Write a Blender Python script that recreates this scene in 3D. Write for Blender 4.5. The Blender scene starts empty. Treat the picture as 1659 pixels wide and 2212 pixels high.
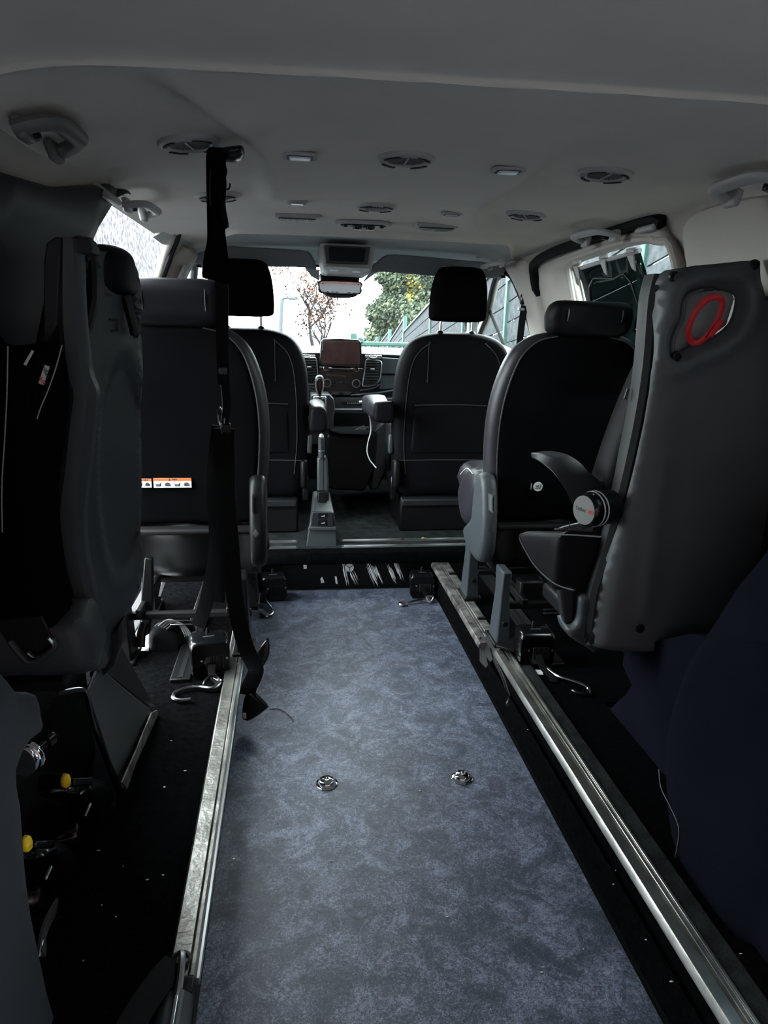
import bpy, bmesh, math, random
from mathutils import Vector, Matrix
from mathutils.geometry import delaunay_2d_cdt
random.seed(7)
S = bpy.context.scene
C = S.collection
# ------------------------------------------------------------------ camera
FPX = 1500.0; CXP = 829.5; CYP = 1106.0
CAM = Vector((-.26, 0, 1.05))
R_ = Vector((0.99132202, -0.12921853, 0.0241501))
U_ = Vector((0.01024195, 0.25907518, 0.96580286))
F_ = Vector((0.13105632, 0.95717429, -0.25815038))
cd = bpy.data.cameras.new('camera')
cam = bpy.data.objects.new('camera', cd); C.objects.link(cam)
M = Matrix((R_, U_, -F_)).transposed().to_4x4(); M.translation = CAM
cam.matrix_world = M
cd.sensor_fit = 'VERTICAL'; cd.sensor_height = 24; cd.lens = 24 * FPX / 2212
cd.clip_start = .02; cd.clip_end = 300
S.camera = cam
# ------------------------------------------------------------------ light
W = bpy.data.worlds.new('sky'); S.world = W; W.use_nodes = True
SKY = 22
bg = W.node_tree.nodes['Background']
bg.inputs[0].default_value = (.90, .98, 1, 1); bg.inputs[1].default_value = SKY
S.view_settings.view_transform = 'Standard'; S.view_settings.look = 'None'
S.view_settings.gamma = 1; S.view_settings.use_curve_mapping = False
S.view_settings.exposure = 0.25
S.cycles.max_bounces = 10; S.cycles.diffuse_bounces = 6; S.cycles.transparent_max_bounces = 12
S.cycles.caustics_reflective = False; S.cycles.caustics_refractive = False
S.cycles.sample_clamp_indirect = 4
def portal(loc, direction, sx, sy):
    l = bpy.data.lights.new('window_portal', 'AREA'); l.shape = 'RECTANGLE'; l.size = sx; l.size_y = sy
    l.cycles.is_portal = True
    o = bpy.data.objects.new('window_portal', l); C.objects.link(o); o.location = loc
    o.rotation_euler = Vector(direction).to_track_quat('-Z', 'Y').to_euler()
portal((.03, 3.95, 1.16), (0, -.85, -.55), 1.7, 1.1)
portal((.03, -.02, .6), (0, 1, 0), 1.6, 1.7)
portal((-.93, 2.45, .67), (1, 0, 0), 1.3, 1.45)
portal((.95, 3.6, 1.15), (-1, 0, 0), 1.2, .6)
portal((-.89, 3.6, 1.15), (1, 0, 0), 1.2, .6)
portal((.95, 2.3, 1.1), (-1, 0, 0), 1.0, .6)

# ------------------------------------------------------------------ pixel to point helpers
def ray(px, py): return F_ + R_ * ((px - CXP) / FPX) - U_ * ((py - CYP) / FPX)
def at(px, py, X=None, Y=None, Z=None):
    d = ray(px, py)
    if X is not None: t = (X - CAM.x) / d.x
    elif Y is not None: t = (Y - CAM.y) / d.y
    else: t = (Z - CAM.z) / d.z
    return CAM + d * t
XC = .03
HW = [(-.3, .9), (.75, .9), (.9, .885), (1.0, .862), (1.1, .835), (1.2, .80), (1.3, .755), (1.36, .715), (1.5, .62)]
def hw(z):
    for (a, b), (c, d) in zip(HW, HW[1:]):
        if z <= c: return b + (d - b) * (z - a) / (c - a)
    return HW[-1][1]
def wallp(side, y, z, off=0): return Vector((XC + side * (hw(z) - off), y, z))
def at_wall(px, py, side, off=0):
    d = ray(px, py); x = XC + side * .8
    for _ in range(30):
        t = (x - CAM.x) / d.x; z = CAM.z + d.z * t
        x = x * .5 + .5 * (XC + side * (hw(z) - off))
    t = (x - CAM.x) / d.x
    return CAM + d * t

# ------------------------------------------------------------------ materials
def mat(name, col, rough=.6, metal=0, spec=.5, var=.12, vs=6, bump=0, bs=300, coat=0, col2=None, emis=None):
    m = bpy.data.materials.new(name); m.use_nodes = True
    nt = m.node_tree; b = nt.nodes['Principled BSDF']
    b.inputs['Roughness'].default_value = rough; b.inputs['Metallic'].default_value = metal
    b.inputs['Specular IOR Level'].default_value = spec
    b.inputs['Coat Weight'].default_value = coat
    tc = nt.nodes.new('ShaderNodeTexCoord'); n = nt.nodes.new('ShaderNodeTexNoise')
    n.inputs['Scale'].default_value = vs; n.inputs['Detail'].default_value = 4
    nt.links.new(tc.outputs['Object'], n.inputs['Vector'])
    r = nt.nodes.new('ShaderNodeValToRGB')
    c2 = col2 or tuple(c * (1 - var) for c in col); c1 = col if col2 else tuple(c * (1 + var) for c in col)
    r.color_ramp.elements[0].position = .35; r.color_ramp.elements[0].color = (*c2, 1)
    r.color_ramp.elements[1].position = .65; r.color_ramp.elements[1].color = (*c1, 1)
    nt.links.new(n.outputs['Fac'], r.inputs['Fac']); nt.links.new(r.outputs['Color'], b.inputs['Base Color'])
    if bump:
        n2 = nt.nodes.new('ShaderNodeTexNoise'); n2.inputs['Scale'].default_value = bs; n2.inputs['Detail'].default_value = 3
        nt.links.new(tc.outputs['Object'], n2.inputs['Vector'])
        bp = nt.nodes.new('ShaderNodeBump'); bp.inputs['Strength'].default_value = bump; bp.inputs['Distance'].default_value = .004
        nt.links.new(n2.outputs['Fac'], bp.inputs['Height']); nt.links.new(bp.outputs['Normal'], b.inputs['Normal'])
    if emis:
        b.inputs['Emission Color'].default_value = (*col, 1); b.inputs['Emission Strength'].default_value = emis
    return m
def glass(name, tint, refl=.06):
    m = bpy.data.materials.new(name); m.use_nodes = True; nt = m.node_tree; nt.nodes.clear()
    o = nt.nodes.new('ShaderNodeOutputMaterial'); mx = nt.nodes.new('ShaderNodeMixShader')
    t = nt.nodes.new('ShaderNodeBsdfTransparent'); g = nt.nodes.new('ShaderNodeBsdfGlossy')
    t.inputs[0].default_value = (*tint, 1); g.inputs['Roughness'].default_value = .02
    mx.inputs[0].default_value = refl
    nt.links.new(t.outputs[0], mx.inputs[1]); nt.links.new(g.outputs[0], mx.inputs[2]); nt.links.new(mx.outputs[0], o.inputs[0])
    return m
m_head = mat('headliner_fabric', (.72, .69, .62), .95, bump=.25, bs=900, var=.03, spec=.1)
m_headcab = mat('cab_headliner', (.50, .53, .52), .9, bump=.15, bs=900, var=.03, spec=.15)
m_trim = mat('pale_trim_plastic', (.38, .36, .325), .6, bump=.1, bs=500, var=.03)
m_trimg = mat('grey_ceiling_plastic', (.36, .37, .37), .5, var=.03)
m_dark = mat('charcoal_plastic', (.012, .014, .017), .48, bump=.12, bs=700, var=.08, spec=.3)
m_slate = mat('slate_plastic', (.030, .037, .043), .5, bump=.12, bs=700, var=.06, spec=.35)
m_black = mat('black_plastic', (.004, .0045, .005), .42, bump=.05, bs=600, spec=.2)
m_gloss = mat('glossy_black_plastic', (.003, .0034, .004), .2, spec=.35)
m_rub = mat('black_rubber', (.003, .003, .0035), .7, spec=.2)
m_aluw = mat('worn_aluminium_rail', (.40, .40, .37), .42, 1, col2=(.15, .15, .14), vs=11, bump=.5, bs=70)
m_fab = mat('black_seat_fabric', (.0035, .0035, .0042), .85, bump=.3, bs=1200, spec=0)
m_lea = mat('black_seat_leather', (.0045, .0045, .006), .5, bump=.2, bs=500, spec=.08)
m_lea2 = mat('grey_leather_bolster', (.016, .016, .020), .42, bump=.15, bs=500, spec=.25)
m_pip = mat('grey_piping', (.03, .03, .035), .5)
m_stitch = mat('pale_stitching', (.35, .36, .36), .7)
m_carp = mat('black_carpet', (.0035, .0037, .0042), .98, bump=.9, bs=420, var=.35, vs=60, spec=0)
m_carpg = mat('charcoal_cab_carpet', (.017, .020, .021), .98, bump=.9, bs=350, var=.45, vs=25, spec=.1)
m_navy = mat('dark_navy_side_carpet', (.0055, .0062, .011), .95, bump=.4, bs=600, var=.15, spec=0.02)
m_alu = mat('brushed_aluminium_rail', (.50, .50, .47), .34, 1, var=.3, vs=14, bump=.1, bs=90)
m_aluold = mat('dirty_scratched_rail', (.30, .29, .27), .5, .7, col2=(.05, .05, .05), vs=22, bump=.6, bs=80)
m_chrome = mat('chrome', (.85, .86, .87), .08, 1, var=.02)
m_steel = mat('satin_steel', (.55, .57, .58), .3, 1)
m_web = mat('black_webbing', (.004, .0042, .005), .7, bump=.4, bs=900, spec=.1)
m_webg = mat('charcoal_webbing', (.012, .013, .015), .7, bump=.4, bs=900)
m_cav = mat('mid_grey_plastic', (.24, .25, .25), .6, var=.03)
m_hook = mat('dark_plated_steel', (.30, .31, .33), .22, 1, var=.1)
m_hdl = mat('dark_grey_handle', (.10, .102, .10), .5)
m_shell = mat('grey_seat_shell', (.062, .070, .076), .5, bump=.12, bs=700, var=.05, spec=.35)
m_red = mat('red_strap', (.55, .012, .02), .5, bump=.15, bs=700)
m_yel = mat('yellow_plastic_tab', (.8, .56, .01), .55, bump=.2, bs=500)
m_white = mat('white_plastic', (.75, .77, .78), .5, var=.03)
m_label = mat('label_paper', (.62, .62, .6), .6, var=.03)
m_orange = mat('orange_label_print', (.65, .12, .02), .6, var=.03)
m_ink = mat('black_print', (.01, .01, .01), .7)
m_lens = mat('frosted_lamp_lens', (.65, .72, .80), .15, spec=.8, var=.05)
m_scr = mat('painted_reflection_glass', (.05, .028, .028), .07, spec=.6, col2=(.02, .012, .014), vs=14)  # reddish reflection of what stands behind is painted into the base colour
m_mir = mat('mirror_glass', (.55, .56, .55), .03, 1, var=.02)
m_visor = mat('grey_sun_visor', (.21, .23, .245), .8, bump=.1, bs=700, var=.03)
m_con = mat('grey_console_plastic', (.035, .042, .046), .42, var=.05)
m_dash = mat('dash_plastic', (.035, .045, .055), .5, bump=.1, bs=600, var=.05)
m_dasht = mat('dash_top_plastic', (.02, .023, .026), .6, bump=.2, bs=600)
m_asph = mat('dark_asphalt', (.030, .031, .034), .95, bump=.3, bs=40, var=.15, vs=5, spec=.02)
m_render = mat('rough_white_render', (.115, .112, .118), .95, bump=1, bs=14, col2=(.032, .031, .036), vs=11, spec=.02)
m_green = mat('green_painted_steel', (.018, .062, .050), .6, var=.08)
m_wood = mat('weathered_grey_boards', (.05, .054, .058), .9, bump=.4, bs=60, var=.25, vs=9, spec=.02)
m_pale = mat('pale_concrete_block', (.50, .50, .44), .95, bump=.6, bs=20, var=.2, vs=6, spec=.02)
m_brown = mat('brown_brick', (.042, .023, .020), .9, bump=.4, bs=30, var=.25, vs=4, spec=.02)
m_bark = mat('bark', (.03, .026, .026), .95, bump=.6, bs=40, spec=.02)
m_leafb = mat('rusty_autumn_leaf', (.09, .042, .03), .8, col2=(.045, .03, .025), vs=3, spec=.02)
m_leafg = mat('dull_green_leaf', (.075, .088, .055), .8, col2=(.028, .040, .03), vs=2, spec=.02)
m_leafy = mat('yellow_leaf', (.30, .26, .05), .8, spec=.02)
m_glass = glass('clear_glass', (.93, .97, .96), .03)
m_tint = glass('tinted_glass', (.22, .27, .29), .10)
m_blind = glass('dark_mesh_blind', (.10, .12, .12), .03)

def vinyl():
    m = mat('mottled_vinyl', (.2, .22, .28), .50, spec=.6)
    nt = m.node_tree; b = nt.nodes['Principled BSDF']; tc = nt.nodes['Texture Coordinate']
    def noise(sc, det, rough, dist, vec=(1, 1, 1)):
        mp = nt.nodes.new('ShaderNodeMapping'); mp.inputs['Scale'].default_value = vec
        nt.links.new(tc.outputs['Object'], mp.inputs[0])
        n = nt.nodes.new('ShaderNodeTexNoise'); n.inputs['Scale'].default_value = sc; n.inputs['Detail'].default_value = det
        n.inputs['Roughness'].default_value = rough; n.inputs['Distortion'].default_value = dist
        nt.links.new(mp.outputs[0], n.inputs['Vector']); return n
    a = noise(13, 7, .75, .8); f = noise(130, 4, .75, 1.6); g = noise(320, 2, .6, 2)
    def math_(op, x, y):
        q = nt.nodes.new('ShaderNodeMath'); q.operation = op
        for i, v in enumerate((x, y)):
            if isinstance(v, (int, float)): q.inputs[i].default_value = v
            else: nt.links.new(v, q.inputs[i])
        return q.outputs[0]
    s = math_('ADD', math_('MULTIPLY', a.outputs['Fac'], .45), math_('ADD', math_('MULTIPLY', f.outputs['Fac'], .50), math_('MULTIPLY', g.outputs['Fac'], .30)))
    r = nt.nodes.new('ShaderNodeValToRGB')
    r.color_ramp.elements[0].position = .545; r.color_ramp.elements[0].color = (.017, .023, .038, 1)
    r.color_ramp.elements[1].position = .735; r.color_ramp.elements[1].color = (.215, .245, .335, 1)
    e = r.color_ramp.elements.new(.63); e.color = (.050, .062, .092, 1)
    nt.links.new(s, r.inputs['Fac']); nt.links.new(r.outputs['Color'], b.inputs['Base Color'])
    bp = nt.nodes.new('ShaderNodeBump'); bp.inputs['Strength'].default_value = .15; bp.inputs['Distance'].default_value = .002
    nt.links.new(f.outputs['Fac'], bp.inputs['Height']); nt.links.new(bp.outputs['Normal'], b.inputs['Normal'])
    return m
m_vinyl = vinyl()

# ------------------------------------------------------------------ object helpers
def wloc(p):
    v = Vector((0, 0, 0))
    while p is not None: v += p.location; p = p.parent
    return v
def link(name, me, m, parent=None, smooth=True):
    o = bpy.data.objects.new(name, me); C.objects.link(o)
    me.materials.append(m)
    if parent is not None:
        me.transform(Matrix.Translation(-wloc(parent))); o.parent = parent
    if smooth:
        for p in me.polygons: p.use_smooth = True
        try: me.set_sharp_from_angle(angle=math.radians(38))
        except Exception: pass
    return o
def obj(name, bm, m, parent=None, bevel=0, seg=2, smooth=True):
    me = bpy.data.meshes.new(name)
    bmesh.ops.recalc_face_normals(bm, faces=bm.faces)
    bm.to_mesh(me); bm.free()
    o = link(name, me, m, parent, smooth)
    if bevel:
        b = o.modifiers.new('b', 'BEVEL'); b.width = bevel; b.segments = seg; b.limit_method = 'ANGLE'; b.angle_limit = math.radians(40)
        b.harden_normals = False
    return o
def tag(o, label=None, cat=None, group=None, kind=None):
    if label: o['label'] = label
    if cat: o['category'] = cat
    if group: o['group'] = group
    if kind: o['kind'] = kind
    return o
def thing(name, loc, label, cat, group=None):
    o = bpy.data.objects.new(name, None); C.objects.link(o); o.location = Vector(loc); o.empty_display_size = .05
    return tag(o, label, cat, group)
def box(bm, c, s, rot=None):
    v = bmesh.ops.create_cube(bm, size=1)['verts']
    for q in v:
        p = Vector((q.co.x * s[0], q.co.y * s[1], q.co.z * s[2]))
        if rot: p = rot @ p
        q.co = p + Vector(c)
    return bm
def bx(name, c, s, m, parent=None, bevel=.004, rot=None, seg=2):
    return obj(name, box(bmesh.new(), c, s, rot), m, parent, bevel, seg)
def prism(name, pts, ext, m, parent=None, bevel=.004, seg=2):
    bm = bmesh.new(); e = Vector(ext)
    a = [bm.verts.new(Vector(p)) for p in pts]; b = [bm.verts.new(Vector(p) + e) for p in pts]
    n = len(a); bm.faces.new(a); bm.faces.new(b[::-1])
    for i in range(n): bm.faces.new((a[i], b[i], b[(i + 1) % n], a[(i + 1) % n]))
    return obj(name, bm, m, parent, bevel, seg)
def smooth_pts(pts, n=6, closed=False):
    pts = [Vector(p) for p in pts]; out = []; L = len(pts)
    rng = range(L if closed else L - 1)
    for i in rng:
        if closed: p0, p1, p2, p3 = pts[i - 1], pts[i], pts[(i + 1) % L], pts[(i + 2) % L]
        else: p0, p1, p2, p3 = pts[max(i - 1, 0)], pts[i], pts[i + 1], pts[min(i + 2, L - 1)]
        for k in range(n):
            t = k / n
            out.append(.5 * ((2 * p1) + (-p0 + p2) * t + (2 * p0 - 5 * p1 + 4 * p2 - p3) * t * t + (-p0 + 3 * p1 - 3 * p2 + p3) * t ** 3))
    if not closed: out.append(pts[-1])
    return out
def sweep(pts, prof, up=None, closed=False, scale=None):
    """sweep a closed 2D profile (side, up) along points"""
    bm = bmesh.new(); rings = []; N = len(pts); prev = None
    for i, p in enumerate(pts):
        a = pts[(i - 1) % N] if (closed or i > 0) else p; b = pts[(i + 1) % N] if (closed or i < N - 1) else p
        t = (b - a).normalized()
        if up is not None:
            u = up(i) if callable(up) else Vector(up)
        else: u = prev if prev is not None else (Vector((0, 0, 1)) if abs(t.z) < .9 else Vector((0, 1, 0)))
        s = t.cross(u)
        if s.length < 1e-5: s = t.cross(Vector((1, .1, .2)))
        s.normalize(); u = s.cross(t).normalized(); prev = u
        k = scale(i / max(N - 1, 1)) if scale else 1
        rings.append([bm.verts.new(p + s * (x * k) + u * (y * k)) for x, y in prof])
    K = len(prof)
    for i in range(N if closed else N - 1):
        A, B = rings[i], rings[(i + 1) % N]
        for j in range(K): bm.faces.new((A[j], A[(j + 1) % K], B[(j + 1) % K], B[j]))
    if not closed: bm.faces.new(rings[0][::-1]); bm.faces.new(rings[-1])
    return bm
def circ(r, n=8, sx=1, sy=1): return [(r * sx * math.cos(2 * math.pi * k / n), r * sy * math.sin(2 * math.pi * k / n)) for k in range(n)]
def tube(name, pts, r, m, parent=None, n=8, smooth=5, closed=False, sx=1, sy=1, up=None, scale=None):
    P = smooth_pts(pts, smooth, closed) if smooth else [Vector(p) for p in pts]
    return obj(name, sweep(P, circ(r, n, sx, sy), up, closed, scale), m, parent)
def ribbon(name, pts, w, m, parent=None, up=(0, -1, 0), th=.0016, smooth=6):
    P = smooth_pts(pts, smooth) if smooth else [Vector(p) for p in pts]
    h = th / 2; prof = [(-w / 2, -h), (-w / 4, -h * 1.6), (w / 4, -h * 1.6), (w / 2, -h), (w / 2, h), (w / 4, h * 1.6), (-w / 4, h * 1.6), (-w / 2, h)]
    return obj(name, sweep(P, prof, up), m, parent)
def lathe(name, c, axis, prof, m, parent=None, n=28, bevel=0):
    """prof: (radius, height along axis)"""
    q = Vector((0, 0, 1)).rotation_difference(Vector(axis).normalized()); bm = bmesh.new(); rings = []
    for r, h in prof:
        if r < 1e-6: rings.append([bm.verts.new(Vector(c) + q @ Vector((0, 0, h)))])
        else: rings.append([bm.verts.new(Vector(c) + q @ Vector((r * math.cos(2 * math.pi * k / n), r * math.sin(2 * math.pi * k / n), h))) for k in range(n)])
    for A, B in zip(rings, rings[1:]):
        for k in range(n):
            a0, a1 = A[k % len(A)], A[(k + 1) % len(A)]; b0, b1 = B[k % len(B)], B[(k + 1) % len(B)]
            f = [a0, a1, b1, b0]; f = [v for i, v in enumerate(f) if v not in f[:i]]
            if len(f) > 2: bm.faces.new(f)
    return obj(name, bm, m, parent, bevel)
def inpoly(x, y, P):
    c = False; j = len(P) - 1
    for i in range(len(P)):
        if (P[i][1] > y) != (P[j][1] > y) and x < (P[j][0] - P[i][0]) * (y - P[i][1]) / (P[j][1] - P[i][1]) + P[i][0]: c = not c
        j = i
    return c
def dist(x, y, P):
    d = 1e9; n = len(P)
    for i in range(n):
        ax, ay = P[i]; bx_, by = P[(i + 1) % n]; dx, dy = bx_ - ax, by - ay; L = dx * dx + dy * dy
        t = 0 if L < 1e-12 else max(0, min(1, ((x - ax) * dx + (y - ay) * dy) / L))
        q = (x - ax - t * dx) ** 2 + (y - ay - t * dy) ** 2
        if q < d: d = q
    return math.sqrt(d)
def resample(P, res):
    out = []
    for i in range(len(P)):
        a, b = P[i], P[(i + 1) % len(P)]; L = math.hypot(b[0] - a[0], b[1] - a[1]); n = max(1, round(L / res))
        for k in range(n): out.append((a[0] + (b[0] - a[0]) * k / n, a[1] + (b[1] - a[1]) * k / n))
    return out
def cdt(outer, holes=(), res=.03, rings=(), clear=None, hrings=()):
    loops = [resample([tuple(p)[:2] for p in outer], res)] + [resample([tuple(p)[:2] for p in h], res) for h in holes]
    vs = []; es = []
    for lp in loops:
        o = len(vs); vs += [Vector(p) for p in lp]; es += [(o + i, o + (i + 1) % len(lp)) for i in range(len(lp))]
    base = loops[0]; n0 = len(base)
    ar = sum(base[i][0] * base[(i + 1) % n0][1] - base[(i + 1) % n0][0] * base[i][1] for i in range(n0))
    sg = 1 if ar > 0 else -1
    for d in rings:
        for i in range(n0):
            ax, ay = base[i - 1]; bx_, by = base[(i + 1) % n0]; dx, dy = bx_ - ax, by - ay; L = math.hypot(dx, dy) or 1
            x, y = base[i][0] - sg * dy / L * d, base[i][1] + sg * dx / L * d
            if inpoly(x, y, base) and dist(x, y, base) > d * .93: vs.append(Vector((x, y)))
    for hl in loops[1:]:
        m_ = len(hl); ah = sum(hl[i][0] * hl[(i + 1) % m_][1] - hl[(i + 1) % m_][0] * hl[i][1] for i in range(m_)); hs = 1 if ah > 0 else -1
        for d in hrings:
            for i in range(m_):
                ax, ay = hl[i - 1]; bx_, by = hl[(i + 1) % m_]; dx, dy = bx_ - ax, by - ay; L = math.hypot(dx, dy) or 1
                x, y = hl[i][0] + hs * dy / L * d, hl[i][1] - hs * dx / L * d
                if not inpoly(x, y, hl) and dist(x, y, hl) > d * .93 and inpoly(x, y, base): vs.append(Vector((x, y)))
    xs = [v.x for v in vs]; ys = [v.y for v in vs]; y = min(ys) + res / 2; r = 0
    while y < max(ys):
        x = min(xs) + (res / 2 if r % 2 else 0)
        while x < max(xs):
            if inpoly(x, y, loops[0]) and not any(inpoly(x, y, h) for h in loops[1:]) and min(dist(x, y, l) for l in loops) > (clear or res * .45):
                if not hrings or min(dist(x, y, l) for l in loops[1:]) > hrings[-1] + res * .5: vs.append(Vector((x, y)))
            x += res
        y += res * .87; r += 1
    V, _, Fc, _, _, _ = delaunay_2d_cdt(vs, es, [], 0, 1e-7)
    T = []
    for f in Fc:
        cx = sum(V[i].x for i in f) / 3; cy = sum(V[i].y for i in f) / 3
        if inpoly(cx, cy, loops[0]) and not any(inpoly(cx, cy, h) for h in loops[1:]): T.append(f)
    return V, T, loops
def sheet(name, outer, holes, fn, th, m, parent=None, res=.05, smooth=True, hrings=()):
    """surface fn(u, v) over an outline with holes, thickened by th"""
    V, T, _ = cdt(outer, holes, res, (), None, hrings); bm = bmesh.new()
    bv = [bm.verts.new(fn(v.x, v.y)) for v in V]
    for f in T:
        try: bm.faces.new([bv[i] for i in f])
        except ValueError: pass
    loose = [v for v in bm.verts if not v.link_faces]
    bmesh.ops.delete(bm, geom=loose, context='VERTS')
    me = bpy.data.meshes.new(name); bmesh.ops.recalc_face_normals(bm, faces=bm.faces); bm.to_mesh(me); bm.free()
    o = link(name, me, m, parent, smooth)
    if th:
        s = o.modifiers.new('s', 'SOLIDIFY'); s.thickness = abs(th); s.offset = 0
    return o
def slab(name, outer, fn, T1, T2, r, m, parent=None, res=.025, bulge=0):
    """rounded solid: fn(u, v, w) maps; w in [-T2, T1]; edges rounded over r"""
    V, T, loops = cdt(outer, (), res, [r * (1 - math.cos(math.radians(q))) for q in (32, 50, 68, 90)], r + res * .3); bm = bmesh.new(); P = loops[0]
    cx = sum(p[0] for p in P) / len(P); cy = sum(p[1] for p in P) / len(P)
    front = []; back = []
    for v in V:
        d = dist(v.x, v.y, P)
        if d < 1e-5:
            q = bm.verts.new(fn(v.x, v.y, 0)); front.append(q); back.append(q)
        else:
            h = math.sqrt(max(0, 1 - (1 - min(d / r, 1)) ** 2)); b = bulge * min(1, d / (4 * r))
            front.append(bm.verts.new(fn(v.x, v.y, T1 * h + b))); back.append(bm.verts.new(fn(v.x, v.y, -T2 * h)))
    for f in T:
        for L in (front, back):
            try: bm.faces.new([L[i] for i in f])
            except ValueError: pass
    loose = [v for v in bm.verts if not v.link_faces]
    bmesh.ops.delete(bm, geom=loose, context='VERTS')
    return obj(name, bm, m, parent)
def mirror_outline(half, cx):
    """half outline (dx, z) top centre to bottom centre, mirrored about cx"""
    R = [(cx + a, b) for a, b in half]; L = [(cx - a, b) for a, b in half[::-1] if abs(a) > 1e-6]
    return R + L
def sm2(P, n=4, closed=True):
    return [(p.x, p.y) for p in smooth_pts([Vector((a, b, 0)) for a, b in P], n, closed)]
def rrect(x0, y0, x1, y1, r, n=5):
    out = []
    for cx, cy, a0 in ((x1 - r, y1 - r, 0), (x0 + r, y1 - r, 90), (x0 + r, y0 + r, 180), (x1 - r, y0 + r, 270)):
        for k in range(n + 1):
            a = math.radians(a0 + 90 * k / n); out.append((cx + r * math.cos(a), cy + r * math.sin(a)))
    return out
def text(name, body, loc, rot, size, m, parent, align='CENTER', ext=.0003):
    cu = bpy.data.curves.new(name, 'FONT'); cu.body = body; cu.size = size; cu.align_x = align; cu.align_y = 'CENTER'; cu.extrude = ext
    tmp = bpy.data.objects.new(name, cu); C.objects.link(tmp)
    dg = bpy.context.evaluated_depsgraph_get(); me = bpy.data.meshes.new_from_object(tmp.evaluated_get(dg))
    C.objects.unlink(tmp); bpy.data.objects.remove(tmp)
    me.transform(Matrix.Translation(Vector(loc)) @ rot.to_4x4())
    return link(name, me, m, parent, False)
def copy_tree(o, parent=None):
    c = o.copy(); C.objects.link(c)
    if parent is not None: c.parent = parent
    for ch in list(o.children): copy_tree(ch, c)
    return c
FACING_CAM = Matrix.Rotation(math.pi / 2, 3, 'X')   # text upright in the XZ plane, read from -Y

# ================================================================== THE SETTING
def struct(o): o['kind'] = 'structure'; return o
# --- ceiling (headliner): one moulded sheet with raised ribs, a rear crease and a rolled front edge
RIB_L = [at(320, 150, Z=1.37), at(430, 225, Z=1.37), at(535, 298, Z=1.37), at(578, 348, Z=1.37), at(583, 400, Z=1.37), at(575, 440, Z=1.37)]
RIB_R = [at(1250, 300, Z=1.37), at(1160, 368, Z=1.37), at(1075, 425, Z=1.37), at(1032, 460, Z=1.37), at(1045, 490, Z=1.37), at(1095, 520, Z=1.37)]
RIB_L = [(p.x, p.y) for p in smooth_pts(RIB_L, 4)]; RIB_R = [(p.x, p.y) for p in smooth_pts(RIB_R, 4)]
def sdist(x, y, P):
    best = (1e9, 0, 0)
    L = len(P) - 1
    for i in range(L):
        ax, ay = P[i]; b = P[i + 1]; dx, dy = b[0] - ax, b[1] - ay; l2 = dx * dx + dy * dy + 1e-12
        t = max(0, min(1, ((x - ax) * dx + (y - ay) * dy) / l2))
        qx, qy = x - ax - t * dx, y - ay - t * dy; d = qx * qx + qy * qy
        if d < best[0]: best = (d, (i + t) / L, dx * qy - dy * qx)
    return math.sqrt(best[0]), best[1], best[2]
def yfront(x):
    u = abs(x - .05)
    return 2.70 if u < .48 else 2.70 + .42 * (min(1, (u - .48) / .2) ** 2) * (3 - 2 * min(1, (u - .48) / .2))
def zceil(x, y):
    u = min(1, abs(x - XC) / .755)
    k = max(0, min(1, (1.75 - y) / .4)); k = k * k * (3 - 2 * k)
    z = 1.377 - (.030 + .045 * k) * u ** (7 + 3 * k) - .006 * u * u
    for P, sgn in ((RIB_L, 1), (RIB_R, -1)):
        d, t, s = sdist(x, y, P)
        if d < .3:
            f = min(1, t / .25, (1 - t) / .12); f = max(0, f)
            side = 1 if s * sgn > 0 else -1
            q = d * side
            z += f * (.016 * math.tanh(q / .028) * math.exp(-(d / .11) ** 2) - .013 * math.exp(-(d / .026) ** 2))
    d = abs(y - 1.045 + .012 * math.sin(x * 2)); z -= .006 * math.exp(-(d / .005) ** 2)
    if y < 1.045: z += .006 * (1 - math.exp(-(1.045 - y) / .02))
    e = yfront(x) - y
    if e < .05: z -= .016 * (1 - e / .05) ** 2
    return z
pts = []
bm = bmesh.new(); NX, NY = 150, 150; G = []
YA = [.12 + .04 * k for k in range(23)] + [1.03 - .018 + .003 * k for k in range(17)] + [1.08 + .015 * k for k in range(35)]; YA = sorted(YA)
for i in range(NX + 1):
    x = XC - .755 + 1.51 * i / NX; yf = yfront(x); row = []
    for y in YA + [YA[-1] + (yf - YA[-1]) * (j + 1) / 90 for j in range(90)]:
        row.append(bm.verts.new((x, y, zceil(x, y))))
    row.append(bm.verts.new((x, yf + .004, zceil(x, yf) + .012))); row.append(bm.verts.new((x, yf - .01, zceil(x, yf) + .03)))
    G.append(row)
for i in range(NX):
    for j in range(len(G[0]) - 1): bm.faces.new((G[i][j], G[i + 1][j], G[i + 1][j + 1], G[i][j + 1]))
ceiling = struct(obj('ceiling', bm, m_head))
# outer roof skin keeps the daylight out above headliner and cab
struct(prism('roof', [(-.78, .05, 1.5), (-.78, 3.7, 1.5), (.84, 3.7, 1.5), (.84, .05, 1.5)], (0, 0, .02), m_dark))
struct(prism('roof_edge', [(-.70, .10, 1.36), (-.70, .10, 1.50), (.76, .10, 1.50), (.76, .10, 1.36)], (0, -.03, 0), m_dark))
# cab headliner, a separate moulding further forward
bm = bmesh.new(); G = []
for i in range(61):
    x = XC - .76 + 1.52 * i / 60; u = abs(x - XC) / .76; row = []
    for j in range(41):
        t = j / 40; y = 2.66 + .94 * t
        z = 1.405 - .022 * t - .075 * u ** 6 - .05 * max(0, t - .8) ** 1.5 * 5
        row.append(bm.verts.new((x, y, z)))
    G.append(row)
for i in range(60):
    for j in range(40): bm.faces.new((G[i][j], G[i + 1][j], G[i + 1][j + 1], G[i][j + 1]))
struct(obj('ceiling_cab', bm, m_headcab))

# --- floors
struct(bx('floor', (XC, 1.55, -.15), (1.86, 2.95, .05), m_black, bevel=0))
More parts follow.
